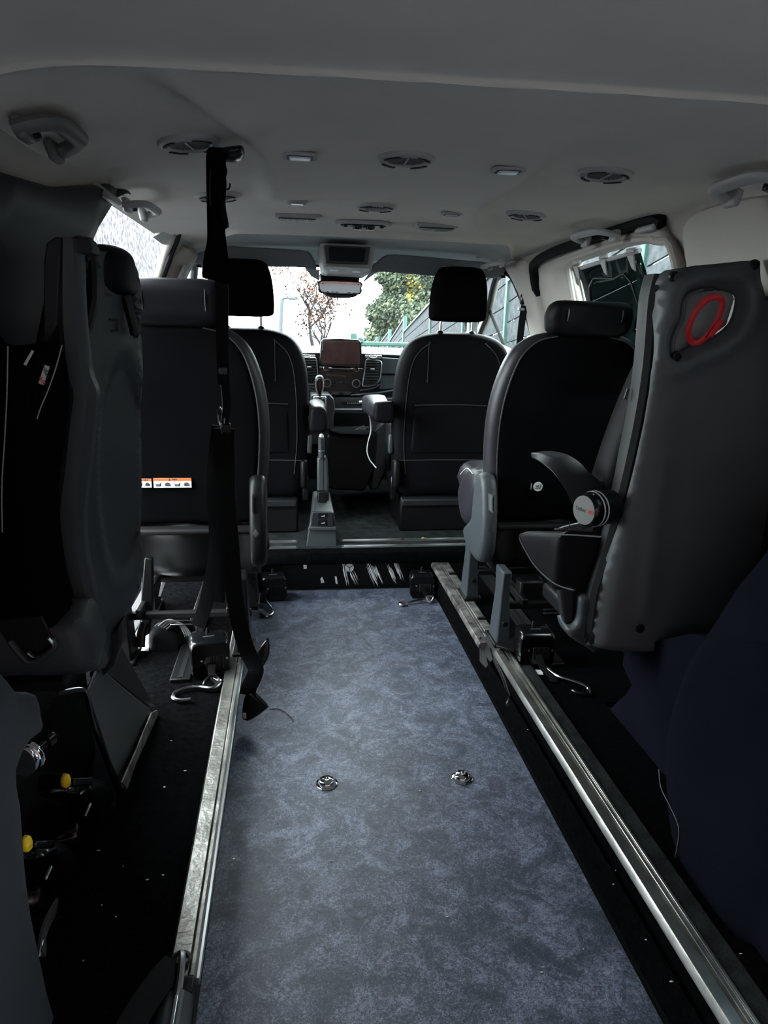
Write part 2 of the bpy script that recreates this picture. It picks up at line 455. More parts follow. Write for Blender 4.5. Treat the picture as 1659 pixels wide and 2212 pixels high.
# raised carpeted side floors beside the sunken channel
def carpet_strip(name, x0, x1, label):
    bm = bmesh.new(); n = 60
    for j in range(n):
        for i in range(12): pass
    g = [[bm.verts.new((x0 + (x1 - x0) * i / 14, .1 + 2.9 * j / n, random.uniform(-.0015, .0015))) for j in range(n + 1)] for i in range(15)]
    for i in range(14):
        for j in range(n): bm.faces.new((g[i][j], g[i + 1][j], g[i + 1][j + 1], g[i][j + 1]))
    o = struct(obj(name, bm, m_carp))
    return o
carpet_strip('floor_left', -.90, -.44, '')
carpet_strip('floor_right', .40, .96, '')
struct(bx('trim_1', (-.4425, 1.55, -.062), (.006, 2.9, .12), m_black, bevel=0))
struct(bx('trim_2', (.4015, 1.55, -.062), (.006, 2.9, .12), m_carp, bevel=0))
struct(prism('trim_3', [(.378, .15, -.103), (.398, .15, -.103), (.385, .15, -.02)], (0, 2.83, 0), m_carp, bevel=0))
# step up to the cab
riser = struct(bx('wall_step', (XC, 3.012, -.06), (1.80, .02, .125), m_black, bevel=.002))
nose = [(3.0, .0), (2.985, .01), (2.978, .03), (2.985, .052), (3.01, .06), (3.06, .062), (3.62, .062), (3.66, .082), (3.70, .10), (4.2, .13), (4.2, -.1), (3.03, -.1), (3.03, 0)]
struct(prism('floor_cab', [(-.86, y, z) for y, z in nose], (1.78, 0, 0), m_carpg, bevel=.003))
struct(prism('trim_18', [(-.86, y, z) for y, z in [(2.996, -.002), (2.972, .01), (2.966, .035), (2.974, .058), (3.00, .0645), (3.025, .0655), (3.025, .06), (3.0, .055)]], (1.78, 0, 0), m_carp, bevel=0))
# silver grip strips on the sill
for i, (x0, x1, y) in enumerate([(-.62, -.235, 3.045), (-.62, -.235, 3.135), (-.035, .62, 3.045), (-.035, .62, 3.135)]):
    t = thing('sill_strip', ((x0 + x1) / 2, y, .062), ('ribbed grey sill strip left of handbrake' if x0 < -.5 else 'ribbed grey sill strip right of handbrake') + (', nearer the sunken floor' if y < 3.1 else ', closer to the cab seats'), 'sill strip', 'sill strips on the cab step')
    obj('base', box(bmesh.new(), ((x0 + x1) / 2, y, .064), (x1 - x0, .034, .006)), m_con, t, .0025)
    for k in (-1, 0, 1): tag(bx('rib', ((x0 + x1) / 2, y + k * .009, .0685), (x1 - x0 - .02, .004, .003), m_steel, t, .001))

# --- side walls
def holes_wall(px, side): return sm2([(p.y, p.z) for p in (at_wall(a, b, side) for a, b in px)], 1)
DOOR_L = [(1.86, -.02), (1.84, .6), (1.83, 1.15), (1.85, 1.30), (1.90, 1.352), (2.05, 1.37), (2.70, 1.37), (2.82, 1.35), (2.88, 1.27), (2.94, 1.1), (2.98, .6), (2.98, -.02)]
CABW = [(4.26, .95), (4.0, 1.10), (3.82, 1.20), (3.62, 1.285), (3.50, 1.315), (3.38, 1.31), (3.30, 1.26), (3.24, 1.05), (3.24, .95), (3.4, .93)]
def cabw(x): return CABW
wl = sheet('wall_left', [(.1, -.02), (.1, 1.40), (3.05, 1.40), (3.5, 1.36), (4.5, .95), (4.5, -.02)], [DOOR_L, sm2(CABW, 2)], lambda u, v: wallp(-1, u, v), .03, m_trim, res=.06)
struct(wl)
SLW = [(at_wall(a, b, 1).y, at_wall(a, b, 1).z) for a, b in [(1253, 585), (1385, 549), (1425, 540), (1445, 560), (1448, 610), (1440, 720), (1420, 800), (1250, 790), (1240, 700), (1245, 620)]]
SLW = [(1.92, 1.295), (1.86, 1.24), (1.84, .86), (1.95, .82), (2.55, .82), (2.60, .9), (2.61, 1.22), (2.57, 1.285), (2.45, 1.30), (2.1, 1.31)]
wr = sheet('wall_right', [(.1, -.02), (.1, 1.40), (3.05, 1.40), (3.5, 1.36), (4.5, .95), (4.5, -.02)],
           [sm2(SLW, 2), sm2(CABW, 2), sm2([(1.40, 1.30), (1.05, 1.30), (1.02, 1.0), (1.36, 1.0)], 2)], lambda u, v: wallp(1, u, v), .03, m_trim, res=.06)
struct(wr)
# darker lower lining on both sides
struct(sheet('trim_4', [(.1, 0), (.1, .98), (1.80, .98), (1.80, 0)], [], lambda u, v: wallp(-1, u, v, .03), .012, m_dark, res=.1))
struct(sheet('trim_5', [(.1, 0), (.1, .90), (1.84, .90), (1.9, .80), (3.0, .78), (3.0, 0)], [], lambda u, v: wallp(1, u, v, .03), .012, m_dark, res=.1))
# charcoal lining of the rear left pillar
PIL = [(.1, .9), (.1, 1.24), (1.2, 1.262), (1.5, 1.285), (1.70, 1.325), (1.80, 1.345), (1.83, 1.33), (1.80, 1.26), (1.78, 1.15), (1.775, .9)]
struct(sheet('trim_6', PIL, [], lambda u, v: wallp(-1, u, v, .035), .02, m_dark, res=.07))
# rear right pillar bulge, pale
PIR = sm2([(1.42, .93), (1.42, 1.22), (1.40, 1.32), (1.55, 1.345), (1.76, 1.335), (1.83, 1.25), (1.83, .93)], 3)
struct(slab('trim_7', PIR, lambda u, v, w: wallp(1, u, v, .018 + w), .035, .005, .06, m_trim, res=.04))
# black seal round the sliding doors
SEAL_L = smooth_pts([wallp(-1, y, z, .022) for y, z in DOOR_L], 4)
struct(tube('trim_8', SEAL_L, .011, m_rub, n=8, smooth=0))
SEAL = [(3.02, .1), (3.02, .8), (3.03, 1.15), (2.99, 1.27), (2.88, 1.325), (2.4, 1.345), (1.95, 1.35), (1.88, 1.335)]
SEALP = smooth_pts([wallp(1, y, z, .03) for y, z in SEAL], 5)
struct(tube('trim_9', SEALP, .018, m_rub, n=8, smooth=0, sx=1.3))
# sliding door inner panel on the right, standing proud with a deep window frame
dpan = sm2([(2.93, .1), (2.95, .8), (2.96, 1.15), (2.92, 1.255), (2.80, 1.305), (2.4, 1.328), (1.95, 1.333), (1.88, 1.30), (1.85, 1.1), (1.85, .1)], 3)
d1 = sheet('door_1', dpan, [sm2([(a + (.03 if a < 2.2 else -.03) * 0, b) for a, b in SLW], 2)], lambda u, v: wallp(1, u, v, .028), .03, m_trim, res=.06)
struct(d1)
rimp = smooth_pts([wallp(1, y, z, .046) for y, z in sm2(SLW, 1)], 4, True)
struct(tube('trim_10', rimp, .012, m_trim, n=8, smooth=0, closed=True))
# B pillars
for side, nm in ((-1, 'trim_11'), (1, 'trim_12')):
    pil = sm2([(2.98 if side > 0 else 3.02, .1), (3.0 if side > 0 else 3.0, 1.0), (3.02 if side > 0 else 2.97, 1.3), (3.12, 1.345), (3.26, 1.33), (3.2, 1.2), (3.17, 1.0), (3.17, .1)], 3)
    struct(slab(nm, pil, lambda u, v, w, s=side: wallp(s, u, v, .02 + w), .05, .0, .05, m_trim, res=.04))
# seals and quarter-light bar of the cab door windows
for side, nm in ((-1, ('window_1', 'window_2')), (1, ('window_3', 'window_4'))):
    P = smooth_pts([wallp(side, y, z, .02) for y, z in sm2(CABW, 2)], 2, True)
    fr = struct(tube(nm[0], P, .014, m_rub, n=8, smooth=0, closed=True))
    tube('divider', [wallp(side, 3.92, 1.15, .005), wallp(side, 3.74, .93, .005)], .010, m_rub, fr, smooth=0)
    pn = sheet('pane', sm2(CABW, 2), [], lambda u, v, s=side: wallp(s, u, v, -.012), .003, m_glass, fr, res=.08)
wf = struct(tube('window_5', rimp, .006, m_rub, n=6, smooth=0, closed=True))
sheet('pane', sm2(SLW, 2), [], lambda u, v: wallp(1, u, v, -.012), .003, m_glass, wf, res=.08)
q = sm2([(1.40, 1.30), (1.05, 1.30), (1.02, 1.0), (1.36, 1.0)], 3)
wf = struct(tube('window_6', [wallp(1, a, b, .018) for a, b in q], .010, m_rub, n=6, smooth=0, closed=True))
sheet('pane', q, [], lambda u, v: wallp(1, u, v, -.012), .003, m_tint, wf, res=.08)
# windscreen with its frame and the A pillars
def wsp(u, t):   # u -1..1 across, t 0 bottom .. 1 top
    hwid = .80 + (.60 - .80) * t
    y = 4.36 + (3.60 - 4.36) * t + .10 * (1 - u * u) * (1 - .4 * t); z = .90 + (1.345 - .90) * t
    return Vector((XC + u * hwid, y, z))
ws = struct(tube('window_7', [wsp(u, t) for u, t in [(-1, 0), (-.5, 0), (0, 0), (.5, 0), (1, 0), (1, .5), (1, 1), (.5, 1), (0, 1), (-.5, 1), (-1, 1), (-1, .5)]], .02, m_rub, n=8, smooth=4, closed=True))
bm = bmesh.new(); G = [[bm.verts.new(wsp(-1 + 2 * i / 16, j / 8)) for j in range(9)] for i in range(17)]
for i in range(16):
    for j in range(8): bm.faces.new((G[i][j], G[i + 1][j], G[i + 1][j + 1], G[i][j + 1]))
obj('pane', bm, m_glass, ws)
for side, nm in ((-1, 'trim_13'), (1, 'trim_14')):
    P = [wsp(side * 1.04, t) + Vector((0, 0, .0)) for t in (0, .25, .5, .75, 1)]
    struct(tube(nm, P, .034, m_headcab, n=10, smooth=4))
struct(tube('trim_15', [wsp(u, 1) + Vector((0, -.01, .02)) for u in (-1.1, -.5, 0, .5, 1.1)], .03, m_headcab, n=10, smooth=4))
# bulkhead under the windscreen, hidden by the dash
struct(prism('wall_front', [(-.9, 4.42, -.05), (.96, 4.42, -.05), (.96, 4.42, .90), (-.9, 4.42, .90)], (0, .03, 0), m_black, bevel=0))
# door cards of the cab doors
for side, nm in ((-1, 'trim_16'), (1, 'trim_17')):
    struct(slab(nm, sm2([(3.2, .2), (3.2, .9), (3.4, .93), (4.2, .93), (4.3, .2)], 2), lambda u, v, w, s=side: wallp(s, u, v, .02 + w), .05, 0, .05, m_dash, res=.08))

# --- the folding vinyl floor panel in the channel
panel = thing('floor_panel', (-.02, 1.6, -.11), 'long blue-grey mottled vinyl floor panel running up the sunken channel', 'floor panel')
obj('vinyl_top', box(bmesh.new(), (-.029, 1.58, -.1225), (.812, 2.80, .005)), m_vinyl, panel, .001)
bx('board', (-.029, 1.58, -.136), (.806, 2.79, .02), m_black, panel, .001)
for side, xx in (('left', -.186), ('right', .176)):
    p = at(706 if side == 'left' else 998, 1693 if side == 'left' else 1681, Z=-.12)
    t = thing('floor_fastener', (p.x, p.y, -.12), 'round chromed socket fastener in the vinyl floor, %s' % ('on the strap side' if side == 'left' else 'on the clean rail side'), 'fastener', 'fasteners in the vinyl floor')
    c = (p.x, p.y, -.12)
    lathe('flange', c, (0, 0, 1), [(.0, .0005), (.029, .0005), (.029, .002), (.026, .0035), (.022, .004)], m_chrome, t, 32)
    lathe('dome', c, (0, 0, 1), [(.023, .003), (.0225, .009), (.0205, .0125), (.016, .0145), (.007, .0155), (.006, .0125), (0, .0125)], m_chrome, t, 32)
# --- ground outside
struct(prism('ground', [(-60, -40, -.62), (60, -40, -.62), (60, 120, -.62), (-60, 120, -.62)], (0, 0, -.05), m_asph, bevel=0))

# ================================================================== RAILS
def rail(name, pts_x, y0, y1, z, m, label, grooves=2, w=.05, parent_parts=()):
    x = pts_x; t = thing(name, (x, (y0 + y1) / 2, z), label, 'floor rail', None)
    h = .02; a = w / 2
    pr = [(-a, 0), (-a, h * .55), (-a * .82, h)]
    if grooves == 2: pr += [(-a * .05, h), (-a * .05, h * .35), (a * .22, h * .35), (a * .22, h), (a * .5, h), (a * .52, h * .8), (a * .62, h * .8), (a * .64, h)]
    elif grooves == 1: pr += [(a * .42, h), (a * .42, h * .55), (a * .56, h * .55), (a * .56, h)]
    pr += [(a * .86, h), (a, h * .5), (a, 0)]
    prism('profile', [(x + px_, y0, z + pz) for px_, pz in pr], (0, y1 - y0, 0), m, t, .0008, 1)
    return t
rl = rail('floor_rail', -.447, .93, 2.95, 0, m_aluw, 'scratched aluminium floor rail along the left edge of the sunken floor', 1, .048)
prism('side_lip', [(-.424, .93, -.002), (-.424, 2.95, -.002), (-.424, 2.95, .012), (-.424, .93, .012)], (.006, 0, 0), m_steel, rl, .001)
rr = rail('floor_rail', .428, .45, 2.04, 0, m_alu, 'long clean aluminium rail with a slot, right of the sunken floor', 2, .056)
bx('carpet_edge', (.476, 1.25, .006), (.042, 1.6, .012), m_carpg, rr, .004)
rf = rail('floor_rail', .386, 2.10, 2.93, 0, m_aluold, 'shorter dirty scratched rail beside the right middle seat', 1, .045)
bx('top_plate', (.428, 2.52, .008), (.036, .84, .018), m_aluold, rf, .004)
for y in (2.16, 2.3, 2.78): bx('clip', (.428, y, .020), (.03, .012, .010), m_black, rf, .002)
t = thing('rail_joint_cover', (.40, 2.07, 0), 'black angled cover where the two right-hand rails meet', 'rail cover')
prism('cover_plate', [(.372, 2.13, .024), (.41, 2.13, .026), (.42, 2.05, .022), (.398, 2.03, .0), (.378, 2.05, -.05), (.370, 2.10, -.05)], (.006, 0, .004), m_black, t, .002)
box_pts = [(.405, 2.04, .03), (.455, 2.00, .03), (.53, 2.06, .028), (.50, 2.12, .03)]
prism('bracket', box_pts, (0, 0, .008), m_black, t, .002)
# black release cable with a ball end
cab = thing('release_cable', (.375, 2.0, -.12), 'black release cable with a ball end hanging beside the right rail', 'cable')
P = [at(1058, 1396, X=.40), at(1066, 1425, X=.395), at(1084, 1462, X=.392), at(1096, 1500, X=.388), at(1100, 1512, X=.385)]
tube('wire', P, .0035, m_black, cab, 6)
tube('wire', [p + Vector((.006, .012, .004)) for p in P], .003, m_webg, cab, 6)
q = P[-1]
lathe('ball', (q.x, q.y, q.z - .012), (0, 0, 1), [(0, -.011), (.007, -.009), (.011, 0), (.008, .009), (.004, .013), (0, .014)], m_gloss, cab, 16)
# grey end block of the left rail
t = thing('rail_end_block', (-.45, .86, 0), 'grey ribbed end block at the near end of the left rail', 'rail end')
prism('block', [(-.476, .60, -.0), (-.476, .60, .022), (-.462, .60, .034), (-.438, .60, .034), (-.424, .60, .022), (-.424, .60, 0)], (0, .295, 0), m_slate, t, .003)
bx('ridge', (-.446, .745, .036), (.006, .28, .005), m_steel, t, .001)
prism('slot_plate', [(-.475, .895, .018), (-.425, .895, .018), (-.425, .925, .018), (-.475, .925, .018)], (0, 0, .006), m_black, t, .002)
# strap hooked into the rail near the bottom of the picture
t = thing('anchor_strap', (-.46, .93, .02), 'dark webbing strap hooked to the near end of the left rail', 'strap')
tube('hook', [(-.458, .935, .024), (-.452, .955, .036), (-.446, .94, .046), (-.444, .90, .040), (-.446, .875, .03)], .006, m_steel, t, 8)
ribbon('webbing', [(-.456, .935, .040), (-.475, .90, .045), (-.50, .85, .040), (-.53, .78, .022), (-.55, .70, .010), (-.56, .6, .006)], .042, m_web, t, up=(0.2, -.3, 1), th=.004)
lathe('hole_ring', (-.452, .958, .021), (0, 0, 1), [(.016, 0), (.018, .003), (.013, .004), (.012, .001)], m_black, t, 20)

# ================================================================== TIE-DOWN REELS on the floor
def reel(x, y, z, label, rot=0, w=.112, h=.112, d=.09, hook=None):
    t = thing('tie_down_reel', (x, y, z), label, 'tie-down reel', 'wheelchair tie-down reels standing on the floor')
    R = Matrix.Rotation(rot, 3, 'Z')
    def L(p): return Vector((x, y, z)) + R @ Vector(p)
    out = [(p[0], p[1]) for p in rrect(-w / 2, .006, w / 2, h, .018)]
    bm = bmesh.new(); yy = [(-d / 2, .93), (-d / 2 + .006, .985), (-d / 2 + .014, 1), (d / 2 - .014, 1), (d / 2, .95)]
    rings = [[bm.verts.new(L((a * s, q, .006 + (b - .006) * s))) for a, b in out] for q, s in yy]; n = len(out)
    for A, B in zip(rings, rings[1:]):
        for i in range(n): bm.faces.new((A[i], A[(i + 1) % n], B[(i + 1) % n], B[i]))
    bm.faces.new(rings[0]); bm.faces.new(rings[-1][::-1])
    obj('housing', bm, m_gloss, t, 0)
    for k in range(6):
        sx = -.012 + k * .0095
        obj('slot', box(bmesh.new(), L((sx, -d / 2 - .0005, .052)), (.0045, .004, .040), R), m_ink, t, .0012)
    for k in range(5):
        sx = -.0073 + k * .0095
        obj('rib', box(bmesh.new(), L((sx, -d / 2 - .001, .052)), (.0022, .005, .042), R), m_black, t, .0008)
    tag(obj('label_plate', box(bmesh.new(), L((0, -.005, h + .0003)), (.034, .006, .001), R), m_slate, t, .0003), 'grey raised bar on the lid')
    for sx in (-.028, .048):
        lathe('screw', L((sx, -d / 2, .062)), R @ Vector((0, -1, 0)), [(0.0038, 0), (.0036, .0012), (.0015, .0016), (0, .0012)], m_steel, t, 10)
    obj('foot_bracket', box(bmesh.new(), L((0, 0, .004)), (w * .8, d * .9, .008), R), m_black, t, .002)
    lathe('lock_pin', L((.0, d * .3, h)), (0, 0, 1), [(.006, -.004), (.006, .006), (.004, .014), (0, .016)], m_black, t, 12)
    return t
def hook_part(t, pts, r=.005, m=m_gloss, web=None):
    h = tube('hook', pts, r, m_hook, t, 8, 6)
    if web: ribbon('webbing', web, .022, m_web, t, up=(0, -.4, 1), th=.003)
    return h
r1 = reel(-.345, 2.90, -.12, 'black tie-down reel at the far end of the left rail', rot=.12)
hook_part(r1, [(-.385, 2.86, -.088), (-.37, 2.80, -.096), (-.345, 2.745, -.106), (-.348, 2.70, -.112), (-.372, 2.685, -.112), (-.395, 2.705, -.112)], .006, web=[(-.40, 2.86, -.06), (-.39, 2.83, -.085), (-.372, 2.80, -.098)])
r2 = reel(.315, 2.885, -.12, 'black tie-down reel at the far right corner of the vinyl floor', rot=-.1)
hook_part(r2, [(.335, 2.80, -.10), (.300, 2.80, -.104), (.25, 2.79, -.110), (.205, 2.79, -.113), (.196, 2.775, -.113), (.208, 2.76, -.113), (.232, 2.765, -.113)], .0055, web=[(.315, 2.842, -.06), (.322, 2.82, -.085), (.33, 2.80, -.098)])
tube('ring', [(.322, 2.80, -.094), (.336, 2.79, -.114), (.353, 2.80, -.094)], .004, m_steel, r2, 8, 5, True)
p = at(452, 1468, Z=0)
r3 = reel(p.x - .003, p.y + .05, 0, 'black tie-down reel beside the left rail, nearer than the others, large hook lying before it', rot=.22, w=.118, h=.122)
hk = [at(x, y, Z=z) for x, y, z in [(462, 1462, .022), (475, 1472, .02), (458, 1486, .014), (430, 1484, .012), (404, 1487, .011), (380, 1496, .009), (374, 1506, .008), (386, 1513, .008), (412, 1511, .008)]]
hook_part(r3, hk, .0062, web=[(p.x + .01, p.y + .0, .05), (p.x + .012, p.y - .02, .025), tuple(at(476, 1476, Z=.016))])
tube('ring', [at(440, 1478, Z=.02), at(455, 1460, Z=.03), at(472, 1470, Z=.02), at(460, 1484, Z=.012)], .004, m_gloss, r3, 8, 5, True)
p = at(1160, 1445, Z=0)
r4 = reel(p.x + .002, p.y + .05, 0, 'black tie-down reel right of the clean rail with a white tag', rot=-.08, w=.115, h=.118)
hk = [at(x, y, Z=z) for x, y, z in [(1180, 1442, .02), (1192, 1452, .015), (1210, 1462, .014), (1235, 1470, .016), (1262, 1480, .016), (1272, 1490, .010), (1268, 1500, .007), (1245, 1496, .007), (1236, 1492, .007)]]
hook_part(r4, hk, .0052, web=[(p.x + .0, p.y, .05), tuple(at(1175, 1445, Z=.02)), tuple(at(1192, 1460, Z=.012)), tuple(at(1196, 1474, Z=.006))])
a, b, c_, d_ = [at(x, y, Z=.004) for x, y in ((1152, 1446), (1170, 1448), (1174, 1458), (1152, 1457))]
tag(prism('tag', [a, b, c_, d_], (0, 0, .001), m_white, r4, 0), 'small white paper tag')

# ================================================================== CEILING FITTINGS
def ceil_n(x, y):
    e = .03; return Vector(((zceil(x + e, y) - zceil(x - e, y)) / (2 * e), 0, -1)).normalized()
def air_vent(px, py, label, rot=0, half=False):
    p = at(px, py, Z=1.375); n = ceil_n(p.x, p.y); z = zceil(p.x, p.y); o = Vector((p.x, p.y, z))
    t = thing('air_vent', o, label, 'air vent', 'round air vents in the ceiling')
    lathe('outer_ring', o, n, [(.058, -.004), (.0585, .002), (.056, .006), (.050, .009), (.042, .0095), (.0385, .007), (.037, .001)], m_trimg, t, 40)
    lathe('well', o, n, [(.0385, .003), (.036, .0015), (0, .001)], m_ink, t, 32)
    q = Vector((0, 0, 1)).rotation_difference(n); Rz = Matrix.Rotation(rot, 3, 'Z')
    for k in range(4):
        a0 = math.pi / 2 * k + math.pi / 4 + rot; arc = [a0 - .42 + .84 * i / 8 for i in range(9)]
        bm = bmesh.new(); vi = [[bm.verts.new(o + q @ Vector((r * math.cos(a), r * math.sin(a), .0098))) for a in arc] for r in (.0435, .0505)]
        for i in range(8): bm.faces.new((vi[0][i], vi[0][i + 1], vi[1][i + 1], vi[1][i]))
        s = obj('slot', bm, m_ink, t); sd = s.modifiers.new('s', 'SOLIDIFY'); sd.thickness = .0015
    for k in range(7):
        v = -.027 + .009 * k; L = 2 * math.sqrt(max(0, .036 ** 2 - v * v))
        rt = (q.to_matrix() @ Rz @ Matrix.Rotation(.7, 3, 'X'))
        obj('slat', box(bmesh.new(), o + q @ (Rz @ Vector((0, v, .0055))), (L, .0036, .0012), rt), m_hdl, t, .0004)
    tag(obj('spindle', box(bmesh.new(), o + q @ (Rz @ Vector((0, 0, .008))), (.004, .060, .002), q.to_matrix() @ Rz), m_trimg, t, .0006))
    return t
air_vent(409, 310, 'round grey ceiling air vent just left of the hanging strap mount', .15)
air_vent(877, 343, 'round grey ceiling air vent midway between the two nearer ceiling lamps and centred', 0)
air_vent(1308, 376, 'round grey ceiling air vent nearest the rear right grab handle', 0)
air_vent(470, 422, 'small round ceiling air vent half hidden behind the hanging strap pouch', 0)
air_vent(812, 446, 'round ceiling air vent just behind the black dial panel', 1.57)
air_vent(1136, 465, 'round ceiling air vent beside the grab handle over the right sliding door', .5)
def rr_part(name, o, w, d, r, h, m, t, bev=.002, z0=0):
    P = rrect(-w / 2, -d / 2, w / 2, d / 2, r); return prism(name, [o + Vector((a, b, -z0)) for a, b in P], (0, 0, -h), m, t, bev)
def lamp(px, py, label, w=.068, d=.050):
    p = at(px, py, Z=1.375); o = Vector((p.x, p.y, zceil(p.x, p.y)))
    t = thing('ceiling_lamp', o, label, 'ceiling lamp', 'small lamps in the ceiling')
    rr_part('frame', o, w, d, .012, .006, m_trimg, t)
    rr_part('recess', o, w * .74, d * .72, .006, .0065, m_black, t, 0)
    rr_part('lens', o, w * .60, d * .55, .005, .0090, m_lens, t, .002)
lamp(648, 323, 'small rectangular ceiling lamp right of the hanging strap mount')
lamp(1098, 357, 'small rectangular ceiling lamp between the nearer centre vent and right vent')
lamp(642, 432, 'small rectangular ceiling lamp behind the left speaker grille', .058, .042)
lamp(976, 453, 'small rectangular ceiling lamp behind the right speaker grille', .058, .042)
def speaker(px, py, label):
    p = at(px, py, Z=1.372); o = Vector((p.x, p.y, zceil(p.x, p.y)))
    t = thing('ceiling_speaker', o, label, 'speaker', 'speakers in the ceiling')
    P = [(-.068, -.028), (-.05, .048), (.05, .048), (.068, -.028), (.055, -.042), (-.055, -.042)]
    P = sm2(P, 4); prism('frame', [o + Vector((a, b, .002)) for a, b in P], (0, 0, -.013), m_trimg, t, .004)
    prism('grille', [o + Vector((a * .82, b * .72, -.0105)) for a, b in P], (0, 0, -.004), m_con, t, .001)
    for k in range(11):
        a = -.044 + k * .0088
        bx('rib', o + Vector((a, 0.0, -.0155)), (.0022, .050, .002), m_trimg, t, .0005)
speaker(642, 469, 'grey ceiling speaker grille left of the black dial panel')
speaker(940, 488, 'grey ceiling speaker grille right of the black dial panel')
# climate dial panel
p = at(785, 487, Z=1.365); o = Vector((p.x, p.y, zceil(p.x, p.y)))
t = thing('climate_control_panel', o, 'black ceiling control panel with two round dials in a grey frame', 'control panel')
P = sm2([(-.092, 0), (-.07, .045), (0, .052), (.07, .045), (.092, 0), (.07, -.036), (0, -.042), (-.07, -.036)], 4)
prism('frame', [o + Vector((a, b, 0)) for a, b in P], (0, 0, -.012), m_trimg, t, .004)
prism('panel', [o + Vector((a * .80, b * .66, -.011)) for a, b in P], (0, 0, -.004), m_black, t, .001)
for dx in (-.020, .022):
    k = lathe('dial', o + Vector((dx, 0, -.014)), (0, 0, -1), [(.0155, 0), (.0150, .008), (.012, .0115), (0, .012)], m_gloss, t, 24)
    lathe('dial_ring', o + Vector((dx, 0, -.0255)), (0, 0, -1), [(.0125, 0), (.0125, .001), (.0105, .001), (.0105, 0)], m_steel, k, 24)
for dx in (-.058, .060, .004): bx('button', o + Vector((dx, 0, -.0165)), (.012, .016, .004), m_dark, t, .001)

def grab(A, B, nrm, label, r=.013, depth=.048, m=m_trimg, group='grab handles along the roof'):
    A, B, n = Vector(A), Vector(B), Vector(nrm).normalized(); d = (B - A); L = d.length; d.normalize()
    t = thing('grab_handle', A + d * L / 2, label, 'grab handle', group)
    pts = [A - n * .004, A + n * depth * .55 + d * .004, A + n * depth + d * .032, A + n * depth * 1.06 + d * L * .5, B + n * depth - d * .032, B + n * depth * .55 - d * .004, B - n * .004]
    tube('grip', pts, r, m, t, 12, 5, sx=1.15, sy=.78, up=n.cross(d).normalized())
    for q, s in ((A, 1), (B, -1)):
        Rm = Matrix((d, n.cross(d), n)).transposed()
        obj('mount', box(bmesh.new(), q + d * s * .012 + n * .004, (.045, .034, .016), Rm), m, t, .005)
    Rm = Matrix((d, n.cross(d), n)).transposed()
    obj('coat_hook', box(bmesh.new(), A + d * (L * .3) + n * .008, (.020, .016, .018), Rm), m_black, t, .004)
    return t
def cpt(px, py, z): return at(px, py, Z=z)
grab((-.655, 1.19, 1.318), (-.655, 1.36, 1.320), (.9, 0, .30), 'dark grab handle over the rear left pillar', .015, .052, m_hdl)
grab((-.655, 1.88, 1.318), (-.655, 2.10, 1.325), (.9, 0, .15), 'grey grab handle above the open left sliding door', .011, .045)
grab((.665, 1.29, 1.325), (.665, 1.48, 1.325), (-.9, 0, .25), 'grey grab handle above the rear right seat', .015, .055)
grab((.69, 2.06, 1.322), (.69, 2.29, 1.328), (-.9, 0, .20), 'grey grab handle above the right sliding door', .012, .055)
grab((.645, 3.05, 1.325), (.645, 3.25, 1.325), (-.9, 0, -.1), 'pale grab handle in the front right roof corner', .011, .045)
for p, lb in (((-.668, 1.77, 1.325), 'small pale side lamp on the roof edge above the left sliding door'), ((.72, 1.93, 1.335), 'small grey side lamp on the roof edge above the right sliding door')):
    o = Vector(p); t = thing('side_lamp', o, lb, 'lamp')
    Rm = Matrix.Rotation(-.65 if p[0] > 0 else .65, 3, 'Y')
    obj('frame', box(bmesh.new(), o, (.05, .10, .014), Rm), m_trimg, t, .006)
    obj('lens', box(bmesh.new(), o + Rm @ Vector((0, 0, -.008)), (.034, .075, .008), Rm), m_lens if p[0] < 0 else m_trimg, t, .003)

# ================================================================== CAB OVERHEAD
def visor(px, label, extra):
    P = [(q.x, q.z) for q in (at(a, b, Y=3.36) for a, b in px)]
    zt = max(b for a, b in P)
    t = thing('sun_visor', (sum(a for a, b in P) / len(P), 3.36, zt), label, 'sun visor', 'sun visors at the windscreen')
    slab('board', sm2(P, 2), lambda u, v, w: Vector((u, 3.36 + (zt - v) * .35 - w, v)), .012, .008, .012, m_visor, t, .03)
    tube('pivot_arm', [(P[0][0], 3.36, zt + .012), (P[0][0] + .06 * extra, 3.355, zt + .008), (P[0][0] + .14 * extra, 3.355, zt + .002)], .005, m_trimg, t, 8, 3)
    c = extra * .5
    e = P[-1]
    bx('retaining_clip', (e[0], 3.35, e[1] + .004), (.022, .012, .012), m_black, t, .003)
    return t
visor([(425, 533), (560, 535), (650, 540), (672, 548), (684, 575), (680, 582), (660, 577), (560, 575), (430, 577)], 'grey sun visor left of the overhead console', 1)
vr = visor([(1090, 572), (980, 560), (880, 551), (838, 550), (820, 560), (797, 582), (800, 588), (830, 586), (960, 597), (1085, 600)], 'grey sun visor right of the overhead console, with a sticker', -1)
a, b = at(958, 574, Y=3.34), at(975, 586, Y=3.345)
tag(prism('warning_sticker', [(a.x, 3.345, a.z), (b.x, 3.345, a.z), (b.x, 3.348, b.z), (a.x, 3.348, b.z)], (0, -.001, 0), m_label, vr, 0), 'small pale warning sticker')
